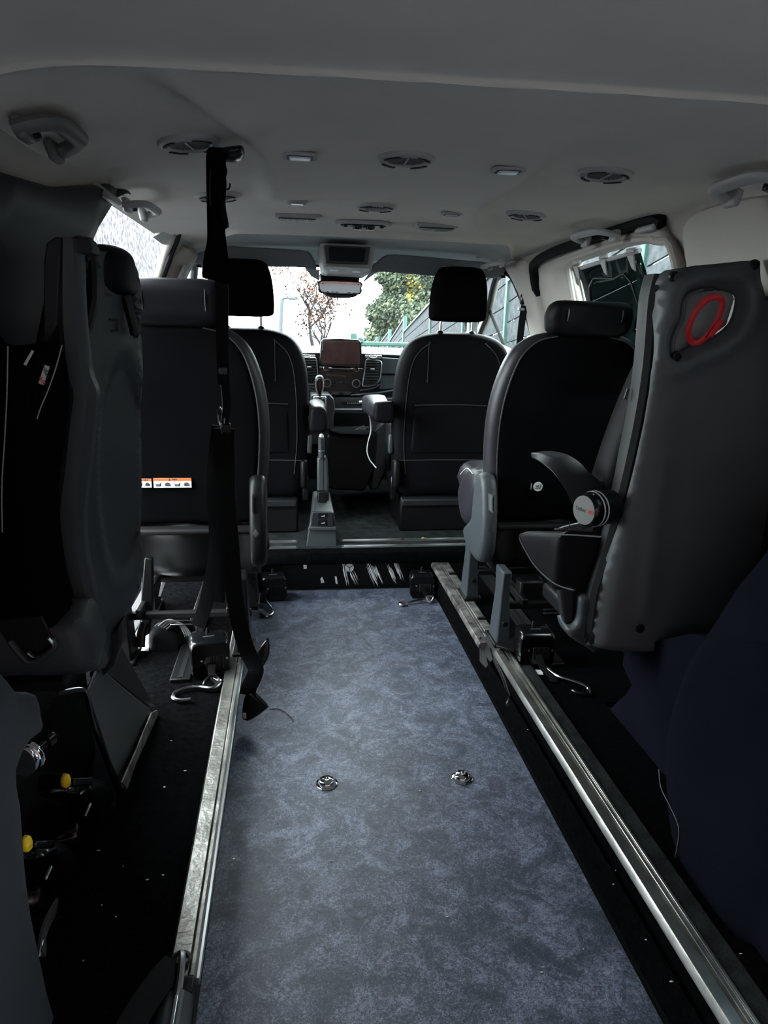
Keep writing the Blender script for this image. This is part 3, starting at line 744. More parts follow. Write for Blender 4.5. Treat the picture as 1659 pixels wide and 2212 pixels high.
# overhead console with the child mirror
def Q(px, py, Y): return at(px, py, Y=Y)
t = thing('overhead_console', (-.01, 3.15, 1.37), 'grey overhead console with a dark rectangular display above the mirror', 'overhead console')
A = [Q(690, 524, 3.05), Q(812, 529, 3.05), Q(802, 592, 3.12), Q(700, 586, 3.12)]
prism('housing', [A[0], A[1], A[2], A[3]], (0, .33, .0), m_trimg, t, .012, 3)
A2 = [Q(700, 530, 3.045), Q(800, 534, 3.045), Q(795, 571, 3.07), Q(704, 568, 3.07)]
prism('bezel', A2, (0, .03, 0), m_con, t, .003)
A3 = [Q(710, 533, 3.042), Q(790, 537, 3.042), Q(787, 566, 3.062), Q(711, 563, 3.062)]
tag(prism('display', A3, (0, .02, 0), m_gloss, t, .001), 'dark glossy display')
A4 = [Q(700, 574, 3.04), Q(801, 578, 3.04), Q(800, 588, 3.04), Q(780, 593, 3.04), Q(708, 590, 3.04), Q(699, 582, 3.04)]
prism('lower_lip', A4, (0, .18, 0), m_trimg, t, .005)
for a, b in ((722, 584), (770, 587)):
    p = Q(a, b, 3.035); bx('map_lamp', (p.x, 3.04, p.z), (.035, .006, .008), m_lens, t, .002)
t = thing('rear_view_mirror', (-.03, 3.45, 1.22), 'rear-view mirror hanging under the overhead console', 'mirror')
prism('stalk_cover', [Q(690, 589, 3.40), Q(778, 592, 3.40), Q(776, 612, 3.40), Q(694, 610, 3.40)], (0, .10, 0), m_black, t, .01)
mp = [(q.x, q.z) for q in (Q(a, b, 3.33) for a, b in [(690, 606), (735, 606), (780, 609), (781, 622), (778, 636), (735, 637), (692, 633), (687, 620)])]
mt = lambda u, v, w: Vector((u, 3.33 - w + (1.22 - v) * .15, v))
slab('mirror_housing', sm2(mp, 2), mt, .012, .02, .012, m_black, t, .012)
cxm = sum(a for a, b in mp) / len(mp); czm = sum(b for a, b in mp) / len(mp)
slab('mirror_face', sm2([(cxm + (a - cxm) * .93, czm + (b - czm) * .84) for a, b in mp], 2), lambda u, v, w: mt(u, v, w + .0115), .001, .001, .002, m_mir, t, .02)
lp = [(q.x, q.z) for q in (Q(a, b, 3.35) for a, b in [(700, 633), (735, 636), (772, 635), (762, 643), (735, 644), (708, 641)])]
slab('lower_cap', sm2(lp, 2), lambda u, v, w: Vector((u, 3.35 - w, v)), .01, .02, .008, m_con, t, .012)
for pts_, lb in (([(658, 577), (690, 583), (690, 607), (672, 596)], 'left'), ([(800, 585), (825, 583), (812, 590), (782, 612)], 'right')):
    t2 = prism('sensor_shroud', [Q(a, b, 3.60) for a, b in pts_], (0, .012, 0), m_headcab, t, .002)

# ================================================================== SEATS
def front_seat(c, inner, label):
    """c: centre x, inner: +1 when the aisle is on its right"""
    t = thing('cab_seat', (c, 3.4, .062), label, 'seat')
    yb = lambda z: 3.30 - (z - .6) * .10
    half = [(0, 1.03), (.10, 1.028), (.19, 1.005), (.245, .955), (.277, .86), (.289, .72), (.288, .55), (.280, .42), (.262, .32), (.235, .235), (.10, .232), (0, .232)]
    out = sm2(mirror_outline(half, c), 3)
    bk = slab('backrest', out, lambda u, v, w: Vector((u, yb(v) - w, v)), .045, .09, .06, m_lea, t, .035)
    yf = lambda z, o=.0465: yb(z) - o
    inn = [(a * .80 + c, .985 - (1.0 - z) * .98) for a, z in [(-.16, 1.0), (-.245, .93), (-.28, .8), (-.29, .55), (-.27, .36)]]
    for s in (-1, 1):
        tube('piping', [(c + s * abs(a - c), yf(z), z) for a, z in inn], .0022, m_pip, bk, 5, 4)
    pk = [(c - .19, .77), (c - .15, .80), (c + .15, .80), (c + .19, .77), (c + .195, .46), (c - .195, .46)]
    slab('map_pocket', [(a, z if z < .7 else z - .10) for a, z in pk], lambda u, v, w: Vector((u, yf(v, .044) - w, v)), .008, .0, .015, m_lea, bk, .035)
    tube('piping', [(c - .19, yf(.70, .055), .695), (c, yf(.7, .056), .700), (c + .19, yf(.70, .055), .695)], .003, m_pip, bk, 5, 4)
    tube('piping', [(c - .25, yf(.42, .046), .425), (c, yf(.42, .047), .428), (c + .25, yf(.42, .046), .425)], .003, m_pip, bk, 5, 4)
    tube('piping', [(c + inner * .135, yf(.98, .046), .985), (c + inner * .135, yf(.85, .048), .80)], .0018, m_pip, bk, 5, 2)
    hh = [(0, 1.318), (.07, 1.316), (.105, 1.30), (.125, 1.25), (.134, 1.18), (.135, 1.11), (.125, 1.085), (.08, 1.078), (0, 1.077)]
    hy = lambda z: 3.262 - (z - 1.07) * .12
    slab('headrest', sm2(mirror_outline(hh, c), 3), lambda u, v, w: Vector((u, hy(v) - w, v)), .05, .06, .045, m_fab, t, .025)
    for s in (-1, 1):
        tube('post', [(c + s * .075, 3.26, 1.10), (c + s * .075, 3.27, 1.00)], .0065, m_steel, t, 10, 0)
        lathe('post_collar', (c + s * .075, 3.268, 1.024), (0, 0, 1), [(.018, -.006), (.019, .004), (.013, .012), (.009, .014)], m_black, t, 16)
    slab('seat_cushion', rrect(c - .25, 3.30, c + .25, 3.86, .07), lambda u, v, w: Vector((u, v, .36 + w)), .08, .06, .06, m_lea, t, .05)
    bx('seat_base', (c, 3.50, .15), (.47, .42, .18), m_black, t, .012)
    bx('base_cover', (c, 3.295, .212), (.46, .04, .04), m_dark, t, .01)
    bx('side_cover', (c + inner * .262, 3.38, .36), (.035, .26, .14), m_black, t, .015)
    tube('recline_lever', [(c + inner * .285, 3.30, .52), (c + inner * .290, 3.33, .44), (c + inner * .285, 3.38, .36)], .016, m_gloss, t, 8, 4, sx=.6)
    bx('lever_tip', (c + inner * .290, 3.30, .50), (.024, .035, .09), m_con, t, .008)
    bx('bolster', (c + inner * .265, 3.40, .53), (.06, .14, .13), m_lea2, t, .028, seg=4)
    bx('hinge_bracket', (c + inner * .27, 3.33, .28), (.03, .07, .12), m_gloss, t, .008)
    return t
fl = front_seat(-.465, 1, 'black front seat on the steering side, left of the handbrake')
fr = front_seat(.505, -1, 'black front passenger seat right of the cab aisle')
# armrests of the front seats
P = [(q.x, q.z) for q in (at(a, b, Y=3.16) for a, b in [(668, 900), (671, 882), (685, 877), (700, 880), (707, 895), (706, 930), (690, 934), (668, 930)])]
ar = slab('armrest', sm2(P, 2), lambda u, v, w: Vector((u, 3.16 - w, v)), .02, .0, .02, m_lea, fl, .015)
slab('armrest_pad', sm2(P, 2), lambda u, v, w: Vector((u, 3.34 - w, v + .01)), .18, .12, .02, m_lea2, fl, .015)
P = [(q.x, q.z) for q in (at(a, b, Y=3.14) for a, b in [(815, 868), (845, 866), (850, 872), (850, 908), (845, 914), (818, 913), (806, 905), (808, 875)])]
slab('armrest', sm2(P, 2), lambda u, v, w: Vector((u, 3.14 - w, v)), .02, .0, .02, m_lea, fr, .015)
slab('armrest_pad', sm2([(a - .01, b) for a, b in P], 2), lambda u, v, w: Vector((u - max(0, -w) * .15, 3.36 - w, v + .004)), .20, .14, .02, m_lea2, fr, .015)

def middle_seat(c, inner, label, stickers):
    t = thing('passenger_seat', (c, 2.4, 0), label, 'seat')
    yb = lambda z: 2.27 - (z - .6) * .14
    half = [(0, 1.045), (.10, 1.045), (.165, 1.03), (.215, .99), (.245, .93), (.268, .84), (.277, .74), (.272, .62), (.258, .50), (.245, .42), (.20, .40), (0, .40)]
    bk = slab('backrest', sm2(mirror_outline(half, c), 3), lambda u, v, w: Vector((u, yb(v) - w, v)), .04, .10, .05, m_lea2, t, .03)
    # fabric-covered rear face set inside the smoother leather rim
    slab('back_panel', sm2(mirror_outline([(a * .88, .42 + (z - .41) * .965) for a, z in half], c), 3), lambda u, v, w: Vector((u, yb(v) - .034 - w, v)), .010, .0, .02, m_fab, t, .035)
    pin = [(a * .885, .42 + (z - .41) * .965) for a, z in half[1:10]]
    for s in (-1, 1): tube('piping', [(c + s * a, yb(z) - .038, z) for a, z in pin], .0024, m_pip, bk, 5, 4)
    hz = lambda z: 2.19 - (z - 1.05) * .15
    hh = [(0, 1.170), (.10, 1.170), (.128, 1.160), (.140, 1.13), (.140, 1.08), (.13, 1.045), (.09, 1.03), (0, 1.03)]
    dz_ = 0 if inner > 0 else -.028
    hc = c + .015; hh = [(a, b + (dz_ if b > 1.1 else 0)) for a, b in hh]
    slab('headrest', sm2(mirror_outline(hh, hc), 3), lambda u, v, w: Vector((u, hz(v) - w, v)), .045, .07, .04, m_lea, t, .022)
    for s in (-1, 1):
        tube('headrest_seam', [(hc + s * .085, hz(1.168) + .01, 1.1705 + dz_), (hc + s * .088, hz(1.14) - .042, 1.14 + dz_), (hc + s * .088, hz(1.08) - .045, 1.08)], .0018, m_pip, t, 5, 4)
        tube('post', [(hc + s * .07, 2.19, 1.08), (hc + s * .07, 2.21, 1.03)], .006, m_steel, t, 8, 0)
        lathe('post_collar', (hc + s * .07, 2.20, 1.045), (0, 0, 1), [(.018, -.006), (.018, .004), (.010, .010)], m_black, t, 14)
    slab('seat_cushion', rrect(c - .25, 2.30, c + .25, 2.80, .07), lambda u, v, w: Vector((u, v, .43 + w - (v - 2.3) * -.06)), .07, .05, .06, m_lea2, t, .05)
    # moulded under-seat shell: two deep lobes seen from behind
    P = [(c - .24, .395), (c + .24, .395), (c + .235, .24), (c + .20, .215), (c - .12, .215), (c - .15, .205), (c - .19, .20), (c - .23, .23)]
    slab('seat_pan', sm2(P, 2), lambda u, v, w: Vector((u, 2.30 - w - .02 * math.cos((u - c) * 22), v)), .05, .35, .05, m_black, t, .025)
    bx('pan_edge', (c, 2.235, .392), (.46, .05, .02), m_rub, t, .008)
    # plastic side arm with the hinge
    s = inner
    so_ = .262 if inner < 0 else .228; mleg = m_slate if inner < 0 else m_black
    P = [(2.18, .50), (2.21, .565), (2.26, .58), (2.31, .55), (2.33, .47), (2.34, .40), (2.40, .36), (2.44, .33), (2.42, .29), (2.32, .265), (2.22, .265), (2.17, .31), (2.16, .4)]
    slab('side_cover', sm2(P, 3), lambda u, v, w: Vector((c + s * (so_ + w * 1.0), u, v)), .032, .02, .02, mleg, t, .02)
    slab('cushion_bolster', sm2([(2.32, .54), (2.44, .56), (2.56, .50), (2.60, .42), (2.52, .33), (2.40, .35), (2.34, .44)], 3), lambda u, v, w: Vector((c + s * (so_ - .012 + w), u, v)), .038, .05, .05, m_lea2, t, .03)
    tube('bolster_seam', [(c + s * (so_ + .024), 2.36, .550), (c + s * (so_ + .026), 2.44, .555), (c + s * (so_ + .025), 2.54, .51)], .0018, m_stitch, t, 5, 4)
    # legs: tall grey pressed pillars, feet on the rails
    for (yy, lab) in ((2.53, 0), (2.12, 1)):
        for ss in (s, -s):
            xx = c + ss * (.225 if inner < 0 else .185)
            w0, w1 = (.030, .020) if yy > 2.3 else (.026, .016)
            bm = bmesh.new()
            secs = [(.0, w0, .05), (.05, w0 * .9, .045), (.20, w1, .035), (.28, w1, .045)]
            R = [[bm.verts.new((xx + a * w, yy + b * d_, z)) for a, b in ((-1, -1), (1, -1), (1, 1), (-1, 1))] for z, w, d_ in secs]
            for A_, B_ in zip(R, R[1:]):
                for i in range(4): bm.faces.new((A_[i], A_[(i + 1) % 4], B_[(i + 1) % 4], B_[i]))
            bm.faces.new(R[0]); bm.faces.new(R[-1][::-1])
            lg = obj('leg', bm, mleg, t, .006)
            bx('foot', (xx, yy, .024 if abs(xx) < .5 else .008), (.07, .12, .014), m_black, lg, .004)
            lathe('bolt', (xx, yy - .052, .10), (0, -1, 0), [(0.009, -.006), (.009, .003), (0, .004)], m_rub, lg, 12)
    for ss in (-1, 1): bx('cross_rail', (c + ss * .14, 2.33, .15), (.02, .42, .03), m_black, t, .004)
    bx('cross_tube', (c, 2.16, .13), (.42, .025, .025), m_rub, t, .006)
    bx('cross_tube', (c, 2.50, .13), (.42, .025, .025), m_rub, t, .006)
    bx('latch_housing', (c + s * .10, 2.20, .165), (.09, .06, .09), m_black, t, .01)
    for dz in (0, .014, .028): bx('spring_coil', (c + s * .0, 2.17, .09 + dz), (.11, .006, .005), m_steel, t, .002)
    return t, yb
ml, ybm = middle_seat(-.605, 1, 'black middle-row seat behind the hanging strap, warning stickers low on its back', True)
mr, _ = middle_seat(.665, -1, 'black middle-row seat by the right sliding door, low headrest', True)
def pictos(t, x0, z0, x1, z1, y, n):
    s = prism('warning_sticker', [(x0, y, z0), (x1, y, z0), (x1, y, z1), (x0, y, z1)], (0, -.0012, 0), m_label, t, 0)
    tag(s, 'white pictogram sticker with an orange band')
    h = z1 - z0
    prism('orange_band', [(x0, y - .0013, z1 - h * .27), (x1, y - .0013, z1 - h * .27), (x1, y - .0013, z1), (x0, y - .0013, z1)], (0, -.0006, 0), m_orange, s, 0)
    xm = (x0 + x1) / 2
    tri = [(xm - .010, z1 - h * .25), (xm, z1 - h * .03), (xm + .000, z1 - h * .03), (xm - .0, z1 - h * .25)]
    prism('warning_triangle', [(xm - .012, y - .002, z1 - h * .24), (xm - .004, y - .002, z1 - h * .24), (xm - .008, y - .002, z1 - h * .04)], (0, -.0004, 0), m_ink, s, 0)
    for k in range(3): bx('print_mark', (xm + .002 + k * .005, y - .002, z1 - h * .135), (.0035, .0006, h * .12), m_ink, s, 0)
    w = (x1 - x0) / n
    for k in range(n):
        cx = x0 + w * (k + .5); a = w * .32; zc = z0 + h * .36
        bm = bmesh.new()
        segs = [((-.7, -.6), (.6, -.6)), ((.6, -.6), (.8, .5)), ((-.8, -.1), (.5, -.1))] if k % 2 == 0 else [((-.8, -.5), (.8, -.5)), ((-.8, .1), (-.1, .6)), ((-.1, .6), (.8, .0)), ((-.6, -.1), (.6, .1))]
        for (p0, p1) in segs:
            p0 = Vector((cx + p0[0] * a, 0, zc + p0[1] * h * .26)); p1 = Vector((cx + p1[0] * a, 0, zc + p1[1] * h * .26))
            d = (p1 - p0); ang = math.atan2(d.z, d.x); box(bm, ((p0.x + p1.x) / 2, y - .0017, (p0.z + p1.z) / 2), (d.length + .002, .0006, .0026), Matrix.Rotation(-ang, 3, 'Y'))
        obj('pictogram', bm, m_ink, s, 0)
ys = ybm(.5) - .058
a, b = at(293, 1034, Y=ys), at(328, 1053, Y=ys); pictos(ml, a.x, b.z, b.x, a.z, ys, 2)
a, b = at(331, 1033, Y=ys), at(414, 1053, Y=ys); pictos(ml, a.x, b.z, b.x, a.z, ys, 4)
a, b = at(1255, 1047, Y=ys), at(1292, 1066, Y=ys); pictos(mr, a.x, b.z, b.x, a.z, ys, 2)
p = at(1162, 1051, Y=ys)
s_ = lathe('round_sticker', p, (0, -1, 0), [(.0165, 0), (.0165, .001), (0, .001)], m_label, mr, 28); tag(s_, 'round white child-seat symbol sticker')
bm = bmesh.new()
for (x0, z0, x1, z1) in ((-.010, -.006, .008, -.006), (.008, -.006, .010, .009), (-.006, -.001, .004, -.001), (-.002, .0, .003, .007), (-.008, .004, -.004, -.002)):
    d = Vector((x1 - x0, 0, z1 - z0)); box(bm, (p.x + (x0 + x1) / 2, ys - .0015, p.z + (z0 + z1) / 2), (d.length + .001, .0008, .0024), Matrix.Rotation(-math.atan2(d.z, d.x), 3, 'Y'))
obj('symbol', bm, m_ink, s_, 0)
bx('tether_tab', (p.x - .024, ys, p.z), (.003, .002, .022), m_stitch, mr, .001)

# ---------------- rear right seat (nearest on the right): hard shell, red pull loop, raised armrest
YS = 1.50
t = thing('folding_seat', (.70, 1.6, 0), 'large grey-shelled rear seat on the right with a red pull loop and raised armrest', 'seat')
rs = t
P = [(1440, 592), (1470, 580), (1560, 570), (1632, 563), (1640, 575), (1648, 640)]
P = [(q.x, q.z) for q in (at(a, b, Y=YS) for a, b in P)] + [(.90, 1.12), (.94, .9), (.94, .30), (.765, .272), (.50, .283), (.484, .295), (.486, .42), (.505, .52), (.53, .68), (.548, .85), (.553, .98), (.548, 1.12)]
hol = [(q.x, q.z) for q in (at(a, b, Y=YS) for a, b in [(1478, 690), (1482, 655), (1500, 632), (1560, 625), (1592, 632), (1600, 650), (1585, 700), (1540, 735), (1500, 748), (1462, 768), (1458, 745), (1465, 715)])]
holc = (sum(a for a, b in hol) / len(hol), sum(b for a, b in hol) / len(hol))
hol_s = sm2(hol, 3)
def shell(u, v):
    # dished back, raised vertical ribs, turned edge
    y = YS + (v - .6) * .0
    e = u - (.484 + (v - .28) * .08)
    y += .035 * math.exp(-max(e, 0) / .018)
    y -= .010 * math.exp(-((u - .60) / .02) ** 2) * max(0, min(1, (.95 - v) / .5)) * (v > .36)
    if u > .60 and v < .95: y += .010 * min(1, (u - .60) / .06) * max(0, min(1, (.95 - v) / .25)) * max(0, min(1, (v - .35) / .03))
    d = dist(u, v, hol_s); ins = inpoly(u, v, hol_s)
    if not ins and d < .08: y -= .014 * math.exp(-((d - .030) / .018) ** 2); y += .022 * math.exp(-(d / .012) ** 2)
    return y
sh = sheet('shell', sm2(P, 2), [hol_s], lambda u, v: Vector((u, shell(u, v), v)), .006, m_shell, t, .016, True, (.006, .012, .018, .025, .033, .042))
# turned side edge of the shell going forward
E_ = [(q[0], q[1]) for q in [(.484, .30), (.487, .42), (.506, .52), (.531, .68), (.549, .85), (.554, .98), (.549, 1.12), (.556, 1.178)]]
Es = smooth_pts([Vector((a, YS + .028, b)) for a, b in E_], 4)
bm = bmesh.new(); g = []
for i, p in enumerate(Es):
    g.append([bm.verts.new(p + Vector(o)) for o in ((0, 0, 0), (-.012, .010, 0), (-.014, .03, 0), (-.010, .06, .0), (.02, .075, 0), (.03, .0, 0))])
for A_, B_ in zip(g, g[1:]):
    for i in range(6): bm.faces.new((A_[i], A_[(i + 1) % 6], B_[(i + 1) % 6], B_[i]))
bm.faces.new(g[0][::-1]); bm.faces.new(g[-1])
obj('shell_edge', bm, m_dark, t, 0)
# inner cavity plate behind the opening and the padding
prism('cavity_plate', [(a, YS + .045, b) for a, b in [(holc[0] + (a - holc[0]) * 1.15, holc[1] + (b - holc[1]) * 1.15) for a, b in hol]], (0, .01, 0), m_cav, t, 0)  # paler grey stands in for the light the cavity catches
for a, b in ((1462, 597), (1630, 572), (1383, 1358), (1462, 770)):
    q = at(a, b, Y=YS - .004); y = shell(q.x, q.z) if (a, b) != (1462, 770) else YS
    lathe('screw', (q.x, y - .004, q.z), (0, -1, 0), [(.012, -.004), (.011, .002), (.008, .003), (.007, .0), (0, .0)], m_black, t, 18)
pad = [(q.x, q.z) for q in (at(a, b, Y=1.62) for a, b in [(1400, 765), (1385, 790), (1366, 830), (1345, 880), (1322, 940), (1302, 1000), (1286, 1050), (1270, 1100), (1268, 1160), (1280, 1230), (1292, 1290), (1480, 1290), (1500, 765)])]
slab('backrest_padding', sm2(pad, 2), lambda u, v, w: Vector((u, 1.62 - w, v)), .05, .10, .05, m_lea, t, .03)
tb = [at(1352, 848, Y=1.60), at(1358, 860, Y=1.60)]
# red strap loop
q0 = at(1490, 720, Y=YS + .02)
Lp = [at(a, b, Y=YS - .004 + k) for a, b, k in [(1492, 735, .02), (1487, 715, .01), (1498, 682, 0), (1520, 652, -.006), (1545, 641, -.006), (1560, 650, 0), (1556, 675, .005), (1545, 700, .01), (1525, 728, .015), (1503, 741, .02)]]
lp = tube('pull_loop', Lp, .0055, m_red, t, 8, 5, True, sx=1.35, sy=.5, up=(0, -1, 0)); tag(lp, 'red webbing pull loop')
prism('loop_tab', [at(1527, 730, Y=YS), at(1551, 690, Y=YS), at(1568, 695, Y=YS), at(1560, 705, Y=YS), at(1540, 730, Y=YS)], (0, .012, 0), m_red, lp, .003)
# armrest and its round joint
cj = at(1262, 1102, Y=1.50); ax = (at(1325, 1095, Y=1.56) - cj).normalized()
ax = Vector((.93, .36, .0)).normalized()
jt = lathe('armrest_joint', cj, ax, [(0, -.001), (.034, -.001), (.039, .004), (.041, .012), (.041, .022)], m_gloss, t, 40)
lathe('joint_cap', cj - ax * .0012, -ax, [(.0345, -.002), (.0345, .0008), (0, .0012)], m_hdl, jt, 40)
for h0 in (.022, .034): lathe('chrome_band', cj, ax, [(.0425, h0), (.043, h0 + .002), (.0425, h0 + .0045), (.040, h0 + .005), (.040, h0)], m_white, jt, 40)
lathe('joint_body', cj, ax, [(.041, .016), (.041, .085), (.034, .09), (0, .09)], m_black, jt, 40)
Rt = Matrix((Vector((-ax.y, ax.x, 0)) * -1, Vector((0, 0, 1)), -ax)).transposed()
side = Vector((ax.y, -ax.x, 0))
Rt = Matrix((side, Vector((0, 0, 1)), -ax)).transposed() if side.cross(Vector((0, 0, 1))).dot(-ax) > 0 else Matrix((-side, Vector((0, 0, 1)), -ax)).transposed()
rx = Rt @ Vector((1, 0, 0))
text('joint_lettering', 'Triflex', cj - ax * .0026 - rx * .009, Rt, .0125, m_ink, jt)
text('joint_lettering', 'AIR', cj - ax * .0026 + rx * .0225, Rt, .0125, m_red, jt)
# mounting plate
mp_ = [at(a, b, Y=1.575) for a, b in [(1298, 1060), (1320, 1062), (1330, 1075), (1330, 1090), (1310, 1160), (1298, 1160), (1285, 1150), (1280, 1145)]]
prism('mounting_plate', mp_, (0, .012, 0), m_gloss, t, .003)
for a, b in ((1322, 1080), (1304, 1150)):
    lathe('bolt', at(a, b, Y=1.573), (0, -1, 0), [(.006, -.002), (.006, .002), (.003, .003), (0, .002)], m_steel, t, 14)
# arm: tapered blade sweeping up and forward (outline in the Y-Z side plane)
AP = [at(a, b, Y=y) for a, b, y in [(1290, 1058, 1.585), (1266, 1045, 1.595), (1240, 1025, 1.61), (1215, 1000, 1.64), (1190, 985, 1.68), (1165, 979, 1.73), (1146, 978, 1.78)]]
AL = [at(a, b, Y=y) for a, b, y in [(1240, 1100, 1.585), (1224, 1065, 1.595), (1206, 1037, 1.61), (1190, 1018, 1.64), (1172, 1003, 1.68), (1158, 994, 1.73), (1148, 990, 1.78)]]
AP, AL = smooth_pts(AP, 4), smooth_pts(AL, 4)
bm = bmesh.new(); g = []
for p, l in zip(AP, AL):
    wv = Vector((.045, .008, .004)); g.append([bm.verts.new(v) for v in (p, p + wv, l + wv, l)])
for A_, B_ in zip(g, g[1:]):
    for i in range(4): bm.faces.new((A_[i], A_[(i + 1) % 4], B_[(i + 1) % 4], B_[i]))
bm.faces.new(g[0][::-1]); bm.faces.new(g[-1])
obj('armrest', bm, m_dark, t, .005, 3)
# cushion: black bolster with a quilted centre
XCU = .395
CO = [(max(q.y, 1.57), q.z) for q in (at(a, b, X=XCU) for a, b in [(1118, 1160), (1122, 1149), (1138, 1147), (1180, 1149), (1215, 1150), (1243, 1151), (1247, 1300), (1240, 1318), (1225, 1302), (1190, 1272), (1152, 1228), (1128, 1188)])]
slab('seat_cushion', sm2(CO, 3), lambda u, v, w: Vector((XCU + .02 - w, u, v)), .025, .44, .03, m_lea, t, .03)
yf_ = max(a for a, b in CO); z_r, z_f = CO[5][1], CO[2][1]
ztf = lambda y: z_r + (z_f - z_r) * (y - CO[5][0]) / (CO[2][0] - CO[5][0]) + .001
qs = bmesh.new()
for i in range(30):
    for j in range(20):
        x, y = .47 + i * .011, yf_ - .36 + j * .0145
        if j > 16 - abs(i - 14) * -.2 and i < 3: continue
        box(qs, (x, y, ztf(y) + .0008 - .001 * ((i + j) % 2)), (.0075, .0085, .003), Matrix.Rotation(.785, 3, 'Z'))
q_ = obj('quilting', qs, m_pip, t, 0); q_['kind'] = 'stuff'
tube('cushion_piping', [(x, yf_ - d, ztf(yf_ - d) + .001) for x, d in ((.462, .38), (.458, .22), (.472, .12), (.52, .06))], .0018, m_cav, t, 5, 5)
tube('cushion_piping', [at(a, b, X=XCU - .006) for a, b in [(1300, 1160), (1240, 1156), (1180, 1154), (1135, 1152), (1122, 1160), (1135, 1190), (1160, 1228), (1200, 1262), (1240, 1275)]], .0018, m_pip, t, 5, 4)
# side cover low on the seat
CV = [(q.x, q.z) for q in (at(a, b, Y=1.56) for a, b in [(1296, 1290), (1285, 1282), (1262, 1280), (1248, 1290), (1245, 1330), (1235, 1350), (1222, 1355), (1226, 1372), (1270, 1400), (1284, 1408), (1290, 1380), (1297, 1320)])]
slab('side_cover', sm2(CV, 2), lambda u, v, w: Vector((u, 1.56 - w, v)), .02, .09, .012, m_slate, t, .012)
LV = [at(a, b, Y=1.57) for a, b in [(1225, 1260), (1240, 1262), (1243, 1310), (1242, 1345), (1222, 1352), (1216, 1330), (1208, 1270)]]
prism('tilt_lever', LV, (0, .03, 0), m_dark, t, .008, 3)
for xx in (.72, .86):
    tube('leg', [(xx, 1.62, .27), (xx, 1.60, .12), (xx, 1.62, 0)], .018, m_dark, t, 8, 3)
    bx('foot', (xx, 1.62, .006), (.07, .12, .012), m_black, t, .003)
bx('seat_pan', (.68, 1.70, .30), (.40, .36, .05), m_black, t, .015)
cl = [at(1395, 1412, Y=1.56), at(1420, 1410, Y=1.56), at(1437, 1414, Y=1.56), at(1425, 1432, Y=1.56)]
prism('latch_clip', cl, (0, .02, 0), m_slate, t, .002)
for d0, d1 in (((1348, 862), (1358, 852)),):
    pass
lab = [at(a, b, Y=1.575) for a, b in [(1348, 862), (1356, 838), (1360, 842), (1354, 864)]]
prism('side_label', lab, (0, .004, 0), m_con, t, .0005)

# ---------------- rear left seat, turned sideways: padding towards us, hard shell to its right
t = thing('folding_seat', (-.66, 1.4, 0), 'dark rear seat on the left turned sideways, grey hard shell and hooded headrest', 'seat'); ls = t
# shell face
YL = 1.42
SP = [(150, 740), (146, 560), (160, 515), (196, 514), (203, 540), (250, 545), (282, 560), (300, 620), (302, 720), (304, 830), (306, 960), (306, 1080), (304, 1180), (300, 1260), (262, 1345), (232, 1425), (215, 1444), (196, 1420), (180, 1330), (160, 1240), (150, 1120), (142, 1010), (140, 930), (176, 850)]
def yl(px): return 1.30 + (px - 140) / 165 * .26
SW = [at(a, b, Y=yl(a)) for a, b in SP]
# local frame along shell: u = distance along plan direction, v = z
dirv = Vector((SW[8].x - SW[16].x, 0, 0))
def shell_map(px, pz):
    y = yl(px); return at(px, pz, Y=y)
def bump_l(px, pz):
    b = 0
    # big oval dish, raised rib at its edge
    ex, ey = (px - 262) / 56, (pz - 1010) / 245
    r = math.sqrt(ex * ex + ey * ey)
    if r < 1: b += .020 * min(1, (1 - r) / .12)
    b -= .006 * math.exp(-((r - 1.08) / .06) ** 2)
    # headrest guide channels
    for (x0, z0, x1, z1, wd) in ((196, 580, 180, 716, 9), (276, 640, 292, 722, 7)):
        L2 = (x1 - x0) ** 2 + (z1 - z0) ** 2; tt = max(0, min(1, ((px - x0) * (x1 - x0) + (pz - z0) * (z1 - z0)) / L2))
        d = math.hypot(px - x0 - tt * (x1 - x0), pz - z0 - tt * (z1 - z0)); b += .020 * math.exp(-(d / wd) ** 4)
    return b
scale_ = 1000.0
so = sm2([(a / scale_, b / scale_) for a, b in SP], 2)
sheet('shell', so, [], lambda u, v: (lambda p, b: p + Vector((-.4, .9, 0)).normalized() * b)(shell_map(u * scale_, v * scale_), bump_l(u * scale_, v * scale_)), .010, m_slate, t, .010)
# rolled light edge between shell and padding
EP = [(150, 516), (150, 600), (152, 690), (162, 800), (176, 850), (168, 920), (160, 1000), (150, 1080), (148, 1140), (156, 1210), (170, 1260), (182, 1330), (190, 1400), (206, 1444)]
def edge_strip(name, m, off, wl_):
    pts = smooth_pts([at(a + off, b, Y=1.285) for a, b in EP], 4); bm = bmesh.new(); g = []
    n = len(pts)
    for i, p in enumerate(pts):
        w = wl_(i / (n - 1)); g.append([bm.verts.new(p + Vector(o)) for o in ((-w, .02, 0), (-w * .9, -.002, 0), (-w * .4, -.012, 0), (w * .5, -.010, 0), (w, .004, 0), (w, .03, 0))])
    for A_, B_ in zip(g, g[1:]):
        for i in range(6): bm.faces.new((A_[i], A_[(i + 1) % 6], B_[(i + 1) % 6], B_[i]))
    bm.faces.new(g[0][::-1]); bm.faces.new(g[-1]); return obj(name, bm, m, t, 0)
edge_strip('shell_edge', m_slate, 0, lambda s: .016 + .010 * math.sin(s * 3.1) )
prism('shell_cap', [at(a, b, Y=1.28) for a, b in [(95, 560), (100, 525), (118, 512), (190, 514), (200, 535), (198, 548), (150, 545), (130, 560), (124, 700), (100, 740), (93, 740)]], (0, .05, 0), m_dark, t, .006)
# body behind padding and shell so the wedge is solid
prism('back_core', [at(a, b, Y=1.40) for a, b in [(110, 560), (180, 560), (195, 850), (200, 1400), (60, 1430), (40, 900)]], (0, .09, 0), m_black, t, .01)
